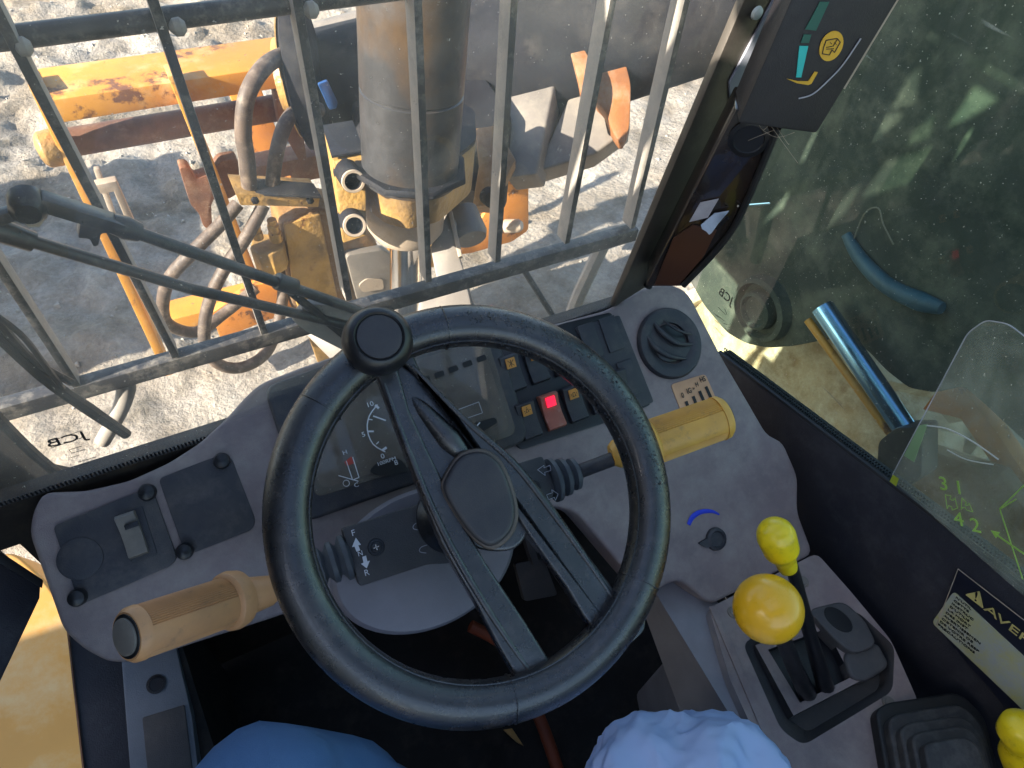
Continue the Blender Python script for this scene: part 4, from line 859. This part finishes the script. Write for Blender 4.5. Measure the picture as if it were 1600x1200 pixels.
# ------------------------------------------------------------------ outside front: fork carriage, ram, hoses
car = thing('fork_carriage', 'yellow welded fork carriage frame with rusty cross tube ahead of the machine', 'carriage', PD(300, 500, 2.3))
CY = PLY(2.15)
def Q(px, py, y=2.15): return PP(px, py, PLY(y))
beam('top_beam', Q(70, 150), Q(452, 94), .19, .066, (0, 0, 1), yel, car, .008)
beam('side_plate', Q(52, 120, 2.14), Q(262, 575, 2.02), .09, .030, (1, 0, 0), yel, car, .004)
lathe('pivot_boss', Q(80, 232, 2.12), (-1, -.1, 0), [(-.02, .052), (.02, .050), (.03, .038), (.035, .020)], dirty_y, car, seg=14, bevel=.004)
beam('upright', Q(268, 108, 2.05), Q(412, 475, 2.0), .08, .032, (1, 0, 0), yel, car, .004)
tube('cross_tube', [Q(112, 222, 2.2), Q(470, 162, 2.2)], .041, rusty, car, seg=24)
beam('lean_plate', Q(372, 115, 2.5), Q(428, 258, 2.42), .02, .11, (1, 0, 0), ora, car, .004)
beam('lower_beam', Q(262, 497, 1.98), Q(700, 388, 1.98), .10, .065, (0, 0, 1), yel, car, .006)
prism('lower_gusset', [Q(*q, 1.9) for q in ((330, 490), (400, 445), (520, 430), (530, 470), (420, 500), (345, 530))], (0, .03, 0), ora, car, bevel=.003)
prism('end_plate', [Q(*q, 2.1) for q in rp([(718, 398), (760, 330), (790, 272), (826, 270), (826, 360), (800, 378), (735, 396)], 6)], (0, .04, 0), ora, car, bevel=.004)
lathe('end_pin', Q(800, 353, 2.05), (.6, -.6, .3), [(-.03, .03), (.03, .028), (.045, .018)], castm, car, seg=16)
prism('dark_plate', [Q(*q, 2.1) for q in ((428, 140), (462, 130), (480, 250), (470, 255), (438, 200))], (0, .05, 0), rusty, car, bevel=.004)
beam('rust_tube', Q(390, 270, 2.25), Q(520, 245, 2.25), .10, .10, (0, 0, 1), rusty, car, .02)
# latch bracket
lb = [(148, 290), (182, 283), (212, 350), (200, 352), (178, 300), (156, 304)]
prism('latch_bracket', [Q(*q, 1.95) for q in lb], (0, .03, 0), castm, car, bevel=.003)
beam('latch_bar', Q(150, 262, 2.0), Q(190, 370, 1.95), .03, .014, (1, 0, 0), castm, car, .003)
# rusty hook
prism('hook', [Q(*q, 2.05) for q in rp([(280, 262), (296, 262), (306, 280), (330, 272), (345, 252), (372, 248), (376, 300), (356, 312), (340, 300), (330, 320), (332, 360), (318, 355), (312, 335), (298, 320)], 6)], (0, .05, 0), rusty, car, bevel=.008)
prism('yellow_lug', [Q(*q, 1.9) for q in ((434, 288), (458, 282), (466, 310), (438, 314))], (0, .03, 0), ora, car, bevel=.003)
# oily gearbox-like body in the middle
hous = prism('oily_body', [Q(*q, 1.75) for q in rp([(438, 350), (500, 328), (560, 340), (590, 380), (610, 500), (560, 560), (500, 560), (455, 480)], 8)], (0, .14, 0), brown, car, bevel=.015, seg=3)
prism('body_face', [Q(*q, 1.735) for q in ((444, 352), (500, 335), (548, 560), (505, 590), (462, 470))], (0, .02, 0), dirty_y, car, bevel=.006)
prism('base_plate', [Q(*q, 1.72) for q in rp([(540, 400), (600, 390), (640, 420), (640, 460), (620, 480), (560, 475)], 8)], (0, .03, 0), greypl, car, bevel=.004)
prism('slot_opening', [Q(*q, 1.715) for q in rp([(560, 446), (572, 436), (598, 436), (600, 452), (566, 457)], 5)], (0, .004, 0), castm, car)

fl_ = lathe('flange', PP(478, 118, PLY(1.95)), (1, -.35, .1), [(-.03, .17), (-.02, .20), (.02, .20), (.03, .17)], greasy, car, seg=48, bevel=.002)
lathe('flange_face', PP(476, 119, PLY(1.95)) - Vector((.034, -.01, 0)), (1, -.35, .1), [(0, .165), (.003, .165), (.003, .11), (-.03, .10), (-.03, .001)], dirty_y, car, seg=40)
prism('blue_grease', [Q(*q, 1.70) for q in rp([(497, 132), (512, 126), (528, 160), (526, 170), (515, 172)], 3)], (0, .01, 0), blueg, car, bevel=.002)

# hydraulic coupling block
t = thing('hose_coupling', 'hydraulic coupling with two brass fittings below the hose clamp', 'coupling', Q(420, 420, 1.8))
cb = PP(418, 382, PLY(1.75))
lathe('body', cb, (0, 0, -1), [(-.004, .046), (0, .052), (.08, .050), (.085, .04)], dirty_y, t, seg=8, bevel=.004)
for x_, y_, s_ in ((432, 375, 1), (404, 372, .8)):
    f_ = lathe('fitting', PP(x_, y_, PLY(1.74)), (0, 0, 1), [(0, .019 * s_), (.028 * s_, .019 * s_), (.030 * s_, .014 * s_), (.038 * s_, .014 * s_), (.040 * s_, .017 * s_), (.055 * s_, .017 * s_), (.058 * s_, .012 * s_), (.064 * s_, .014 * s_), (.075 * s_, .013 * s_)], brass, t, seg=14)
t = thing('hose_clamp', 'yellow edged clamp bar holding the two bent hoses', 'clamp', Q(430, 315, 1.8))
prism('clamp_bar', [Q(*q, 1.72) for q in ((368, 303), (500, 308), (498, 324), (376, 321))], (0, .10, .0), dirty_y, t, bevel=.003)
prism('clamp_top', [PP(*q, PLZ(Q(430, 300, 1.72).z + .004)) for q in ((370, 300), (502, 306), (490, 286), (376, 276))], (0, 0, -.01), greasy, t, bevel=.002)
for x_ in (398, 484): lathe('bolt', Q(x_, 312, 1.715), (0, -1, 0), [(0, .011), (.008, .011), (.010, .007)], greasy, t, seg=6)
def hose(label, pts, rad):
    o = tube('hydraulic_hose', [PP(x, y, PLY(yy)) for x, y, yy in pts], rad, hosem, None, seg=16, curve=8, loc=PP(pts[0][0], pts[0][1], PLY(pts[0][2]))); tag(o, label, 'hose', 'hydraulic hoses by the carriage'); return o
hose('thick hose arching from the flange down into the left of the clamp', [(468, 88, 1.9), (440, 88, 1.85), (410, 108, 1.8), (386, 150, 1.76), (380, 205, 1.75), (386, 250, 1.75), (390, 300, 1.76)], .0215)
hose('thick hose from the black block down into the middle of the clamp', [(500, 172, 1.85), (470, 170, 1.82), (447, 192, 1.78), (432, 240, 1.76), (424, 300, 1.76)], .0200)
hose('hose looping from clamp to the lower left beam', [(372, 318, 1.76), (345, 350, 1.74), (300, 395, 1.72), (262, 440, 1.74), (255, 490, 1.76), (272, 512, 1.78), (310, 518, 1.8), (350, 490, 1.84), (400, 450, 1.86)], .0185)
hose('hose hanging in a low U above the bright ground', [(412, 320, 1.76), (385, 370, 1.72), (345, 430, 1.70), (322, 490, 1.68), (322, 545, 1.66), (348, 572, 1.65), (385, 572, 1.66), (420, 545, 1.70), (440, 480, 1.76), (444, 400, 1.8)], .0185)

# black boom nose
t = thing('boom_nose', 'greasy black boom head tube running behind the ram to the right', 'boom', PD(850, 200, 2.3))
tube('head_tube', [PD(520, 150, 2.25), PD(760, 110, 2.15), PD(1250, -60, 2.1)], [.20, .22, .23], greasy, t, seg=40)
tube('left_pipe', [PD(490, 70, 2.3), PD(600, 40, 2.3)], .065, greypl, t, seg=24)
prism('head_plate', [PD(*q, 1.95) for q in ((545, 160), (600, 130), (760, 120), (800, 180), (790, 300), (745, 300), (640, 300), (560, 250))], w(Vector((0, 0, 1))) * .2, greasy, t, bevel=.02)
prism('grey_panel', [PD(*q, 2.0) for q in ((796, 130), (870, 118), (838, 272), (790, 278))], w(Vector((.3, .1, 1))) * .1, greypl, t, bevel=.008)
prism('grey_wedge', [PD(*q, 2.05) for q in ((838, 268), (905, 115), (960, 90), (985, 200), (930, 240))], w(Vector((.1, .1, 1))) * .1, greypl, t, bevel=.008)
prism('orange_strap', [PD(*q, 1.95) for q in cr([Vector((x, y, 0)) for x, y in ((872, 32), (884, 30), (912, 75), (932, 115), (934, 150), (920, 195), (910, 160), (897, 100))], 3, True) for q in [(q.x, q.y)]], w(Vector((.1, .1, 1))) * .03, shadeora, t, bevel=.004)
prism('orange_guard', [PD(*q, 2.0) for q in rp([(932, 92), (976, 92), (986, 130), (984, 200), (972, 228), (956, 205), (946, 172), (928, 158)], 12)], w(Vector((.1, .1, 1))) * .05, shadeora, t, bevel=.01)
prism('dark_bracket', [PD(*q, 1.9) for q in ((742, 200), (775, 195), (806, 250), (768, 322), (738, 322), (748, 260))], w(Vector((0, 0, 1))) * .08, brown, t, bevel=.006)
lathe('bracket_bolt', PD(762, 305, 1.88), (0, -1, .2), [(0, .025), (.03, .024), (.03, .014)], greasy, t, seg=18)
# unseen upper part added to the boom head to throw shade on the mud
prism('boom_shade_part', [Vector(v) for v in ((.9, 2.2, 1.15), (1.7, 2.2, 1.15), (1.7, 2.2, 1.6), (.9, 2.2, 1.6))], (0, .5, 0), greasy, t, bevel=.02)

# tilt ram
t = thing('tilt_ram', 'large oily hydraulic ram with golden clamp band and chrome rod in the centre', 'hydraulic ram', PD(640, 420, 1.75))
a_ = PD(641, 262, 1.50); b2_ = PD(648, -60, 1.22); ax_ = (a_ - b2_).normalized()
lathe('barrel', b2_, ax_, [(-.1, .104), (0, .104), (.22, .104), (.222, .1015), (.226, .1015), (.228, .104), ((a_ - b2_).length + .02, .1035)], ramm, t, seg=64)
ca = a_ + ax_ * -.01
lathe('dark_flange', ca - ax_ * .0, ax_, [(0, .125), (.004, .128), (.012, .128)], greasy, t, seg=8)
bl_ = PLC(650, 290, 1.47, -ax_)
band = [(572, 240), (600, 262), (640, 272), (690, 262), (745, 218), (742, 170), (700, 150), (600, 160), (566, 200)]
prism('top_plate', [PP(x, y, (ca, ax_)) for x, y in rp(band, 10)], ax_ * .012, greasy, t, bevel=.003)
prism('clamp_band', [PP(x, y, (ca, ax_)) + ax_ * .0125 for x, y in rp(band, 10)], ax_ * .125, dirty_y, t, bevel=.003)
cc = PP(638, 222, (ca, ax_)) + ax_ * .130
lathe('lower_gland', cc + Vector((-.004, 0, 0)), ax_, [(-.02, .096), (.085, .094), (.11, .078), (.115, .03)], castm, t, seg=48)
rd = cc + ax_ * .10
tube('chrome_rod', [rd, rd + ax_ * .5], .042, chrome, t, seg=40)
# bolted block
t = thing('bolted_block', 'black topped steel block with two large socket bolts left of the ram', 'block', PD(545, 380, 1.6))
BPl = PLC(550, 300, 1.50, (-.15, -.8, .35))
dv = w(Vector((-.24, -.50, .55)))
bk = prism('block', [PP(*q, BPl) for q in ((521, 252), (570, 243), (573, 368), (536, 380))], dv * .22, dirty_y, t, bevel=.003)
prism('block_top', [PP(*q, BPl) + Vector((0, 0, .004)) for q in ((519, 250), (570, 241))] + [PP(*q, BPl) + Vector((0, 0, .004)) + dv * .22 for q in ((570, 241), (519, 250))], (0, 0, .006), greasy, t, bevel=.001)
for x_, y_ in ((544, 270), (549, 344)):
    lathe('socket_bolt', PP(x_, y_, BPl), (PD(x_ + 12, y_ + 20, 1.42) - PP(x_, y_, BPl)), [(-.01, .030), (.0, .027), (.052, .026), (.055, .023), (.055, .0175), (.03, .0165), (.03, .001)], greasy, t, seg=28)
    lathe('worn_ring', PP(x_, y_, BPl) + (PD(x_ + 12, y_ + 20, 1.42) - PP(x_, y_, BPl)).normalized() * .0545, (PD(x_ + 12, y_ + 20, 1.42) - PP(x_, y_, BPl)), [(0, .0250), (.003, .0235), (.003, .0185), (-.006, .0175), (0, .0250)], castm, t, seg=28, cap=False)
# link pieces right of the rod
t = thing('tilt_link', 'worn grey steel link and pin right of the chrome rod', 'link', PD(710, 430, 1.8))
prism('link_plate', [PD(*q, 1.72) for q in ((672, 385), (700, 330), (712, 345), (716, 395), (742, 480), (690, 480))], w(Vector((0, 0, 1))) * .06, greypl, t, bevel=.006)
prism('link_edge', [PD(*q, 1.71) for q in ((700, 330), (706, 328), (722, 400), (716, 402))], w(Vector((0, 0, 1))) * .03, castm, t, bevel=.002)
lathe('link_pin', PD(722, 330, 1.8), PD(736, 372, 1.78) - PD(722, 330, 1.8), [(0, .040), (.07, .046), (.085, .040)], greypl, t, seg=24)
prism('lower_link', [PD(*q, 1.7) for q in rp([(655, 455), (730, 445), (740, 490), (700, 520), (650, 500)], 10)], w(Vector((0, 0, 1))) * .05, greypl, t, bevel=.01)
beam('hose_bracket', PD(490, 510, 1.5), PD(545, 565, 1.5), .04, .03, (0, -1, 0), greypl, t, .004)

# ------------------------------------------------------------------ outside right: lift arm, ram
AX = PLX(1.25)
t = thing('loader_boom', 'big dark lift arm plate with round boss outside the side window', 'lift arm', PP(1300, 450, AX))
arm = [(1070, 425), (1100, 478), (1135, 520), (1165, 537), (1200, 544), (1240, 541), (1290, 531), (1325, 530), (1355, 548), (1385, 580), (1420, 607), (1460, 614), (1505, 604), (1530, 625), (1600, 690), (1700, 760), (1800, 400), (1800, -120), (1200, -120), (1150, 100), (1110, 250), (1075, 380)]
prism('arm_plate', [PP(*q, AX) for q in rp(arm, 10, 3)], (.30, 0, 0), armm, t, bevel=.008, seg=3)
bc2 = PP(1197, 480, AX); BX = PLX(1.248)
vs = []; fs = []
lathe('boss', bc2, (-1, 0, 0), [(-.01, .090), (.030, .086), (.036, .074), (.014, .068), (.014, .054), (.042, .050), (.046, .042), (.034, .037), (.034, .001)], armm, t, seg=48)
tube('blue_reflection', [PP(*q, AX, .012) for q in ((1322, 366), (1345, 405), (1385, 445), (1430, 468), (1472, 482))], [.010, .014, .017, .018, .020, .012], bluerefl, t, seg=12, curve=6)  # curved tube stands in for a blue reflection on the glass
for a, c in (((1300, 240), (1600, 420)), ((1420, 290), (1600, 400)), ((1330, 300), (1560, 460))):
    pass
tube('grease_line', [PP(*q, AX, .01) for q in ((1330, 385), (1350, 335), (1372, 325), (1380, 350), (1396, 382))], .0016, greypl, t, seg=6, curve=4)
t = thing('lift_ram', 'chrome ram rod with yellow edge strip below the lift arm', 'hydraulic ram', PP(1380, 640, PLX(1.2)))
RX = PLX(1.18)
tube('rod', [PP(1285, 480, RX), PP(1420, 678, RX)], .024, mat('blue_reflection_chrome', (.25, .45, .75), .2, metal=1), t, seg=40)  # blue reflection tinted into the chrome colour
tube('edge_strip', [PP(1262, 500, RX), PP(1396, 684, RX)], .009, yel, t, seg=10)
prism('black_sleeve', [PP(*q, PLX(1.15)) for q in rp([(1372, 690), (1400, 668), (1440, 668), (1440, 745), (1400, 770), (1370, 730)], 8)], (.05, 0, 0), darkp, t, bevel=.006)
t = thing('orange_bracket', 'orange machine panel seen below the lift arm, left of the chrome ram', 'panel', PP(1270, 560, PLX(1.5)))
prism('bracket_plate', [PP(*q, PLX(1.5)) for q in ((1225, 520), (1300, 500), (1330, 600), (1296, 578), (1268, 562))], (.03, 0, 0), ora, t, bevel=.004)
t = thing('engine_cover', 'orange sunlit machine cover edge behind the acrylic chart', 'cover', PP(1520, 680, PLX(1.3)))
prism('cover_panel', [PP(*q, PLX(1.35)) for q in ((1440, 640), (1470, 600), (1502, 604), (1560, 680), (1640, 800), (1700, 900), (1700, 940), (1560, 740), (1500, 655))], (.04, 0, 0), ora, t, bevel=.005)
prism('lower_panel', [PP(*q, PLX(1.30)) for q in ((1370, 740), (1440, 700), (1560, 740), (1700, 930), (1700, 1300), (1560, 1100), (1400, 800))], (.04, 0, 0), brown, t, bevel=.005)
t = thing('front_tyre', 'muddy tyre lugs of the right front wheel just beyond the window sill', 'tyre', (1.45, .75, .45))
mudm = mat('muddy_rubber', (.46, .33, .20), .85, col2=(.28, .18, .10), ns=7, bump=.6, bs=60, dust=(.58, .50, .38), dustamt=.6)
lathe('tyre', (1.45, .75, .42), (1, 0, 0), [(0, .30), (.02, .46), (.06, .52), (.34, .52), (.38, .46), (.40, .30)], mudm, t, seg=56)
for k in range(20):
    a = 2 * math.pi * k / 20; 
    for s_ in (0, 1):
        a2 = a + (s_ * .157); r_ = .535; rv = Vector((0, math.cos(a2), math.sin(a2))); rv2 = Vector((0, math.cos(a2 + .2), math.sin(a2 + .2)))
        p = Vector((1.45 + .01 + s_ * .38, .75, .42)) + rv * r_; q = Vector((1.45 + .2, .75, .42)) + rv2 * r_
        beam('tread_lug', p, q, .055, .05, rv, mudm, t, .006)

# off to the left, out of view: wall and block added to shade the cab and mud
t = prism('shade_wall', [Vector((-2.3, a, c)) for a, c in ((-3.5, 0), (.66, 0), (.66, 1.85), (.38, 1.85), (.38, 2.6), (-.08, 2.6), (-.08, 3.3), (-3.5, 3.3))], (-.9, 0, 0), blockm, None, .02, loc=(-2.7, -1, 0)); tag(t, 'tall stepped wall added out of view left of the machine to block sun', 'wall')
t = box('shade_block', (-3.2, 2.1, 0), (-2.3, 3.5, 1.25), blockm, None, .02); tag(t, 'block added out of view left of the machine to shade the mud', 'block')
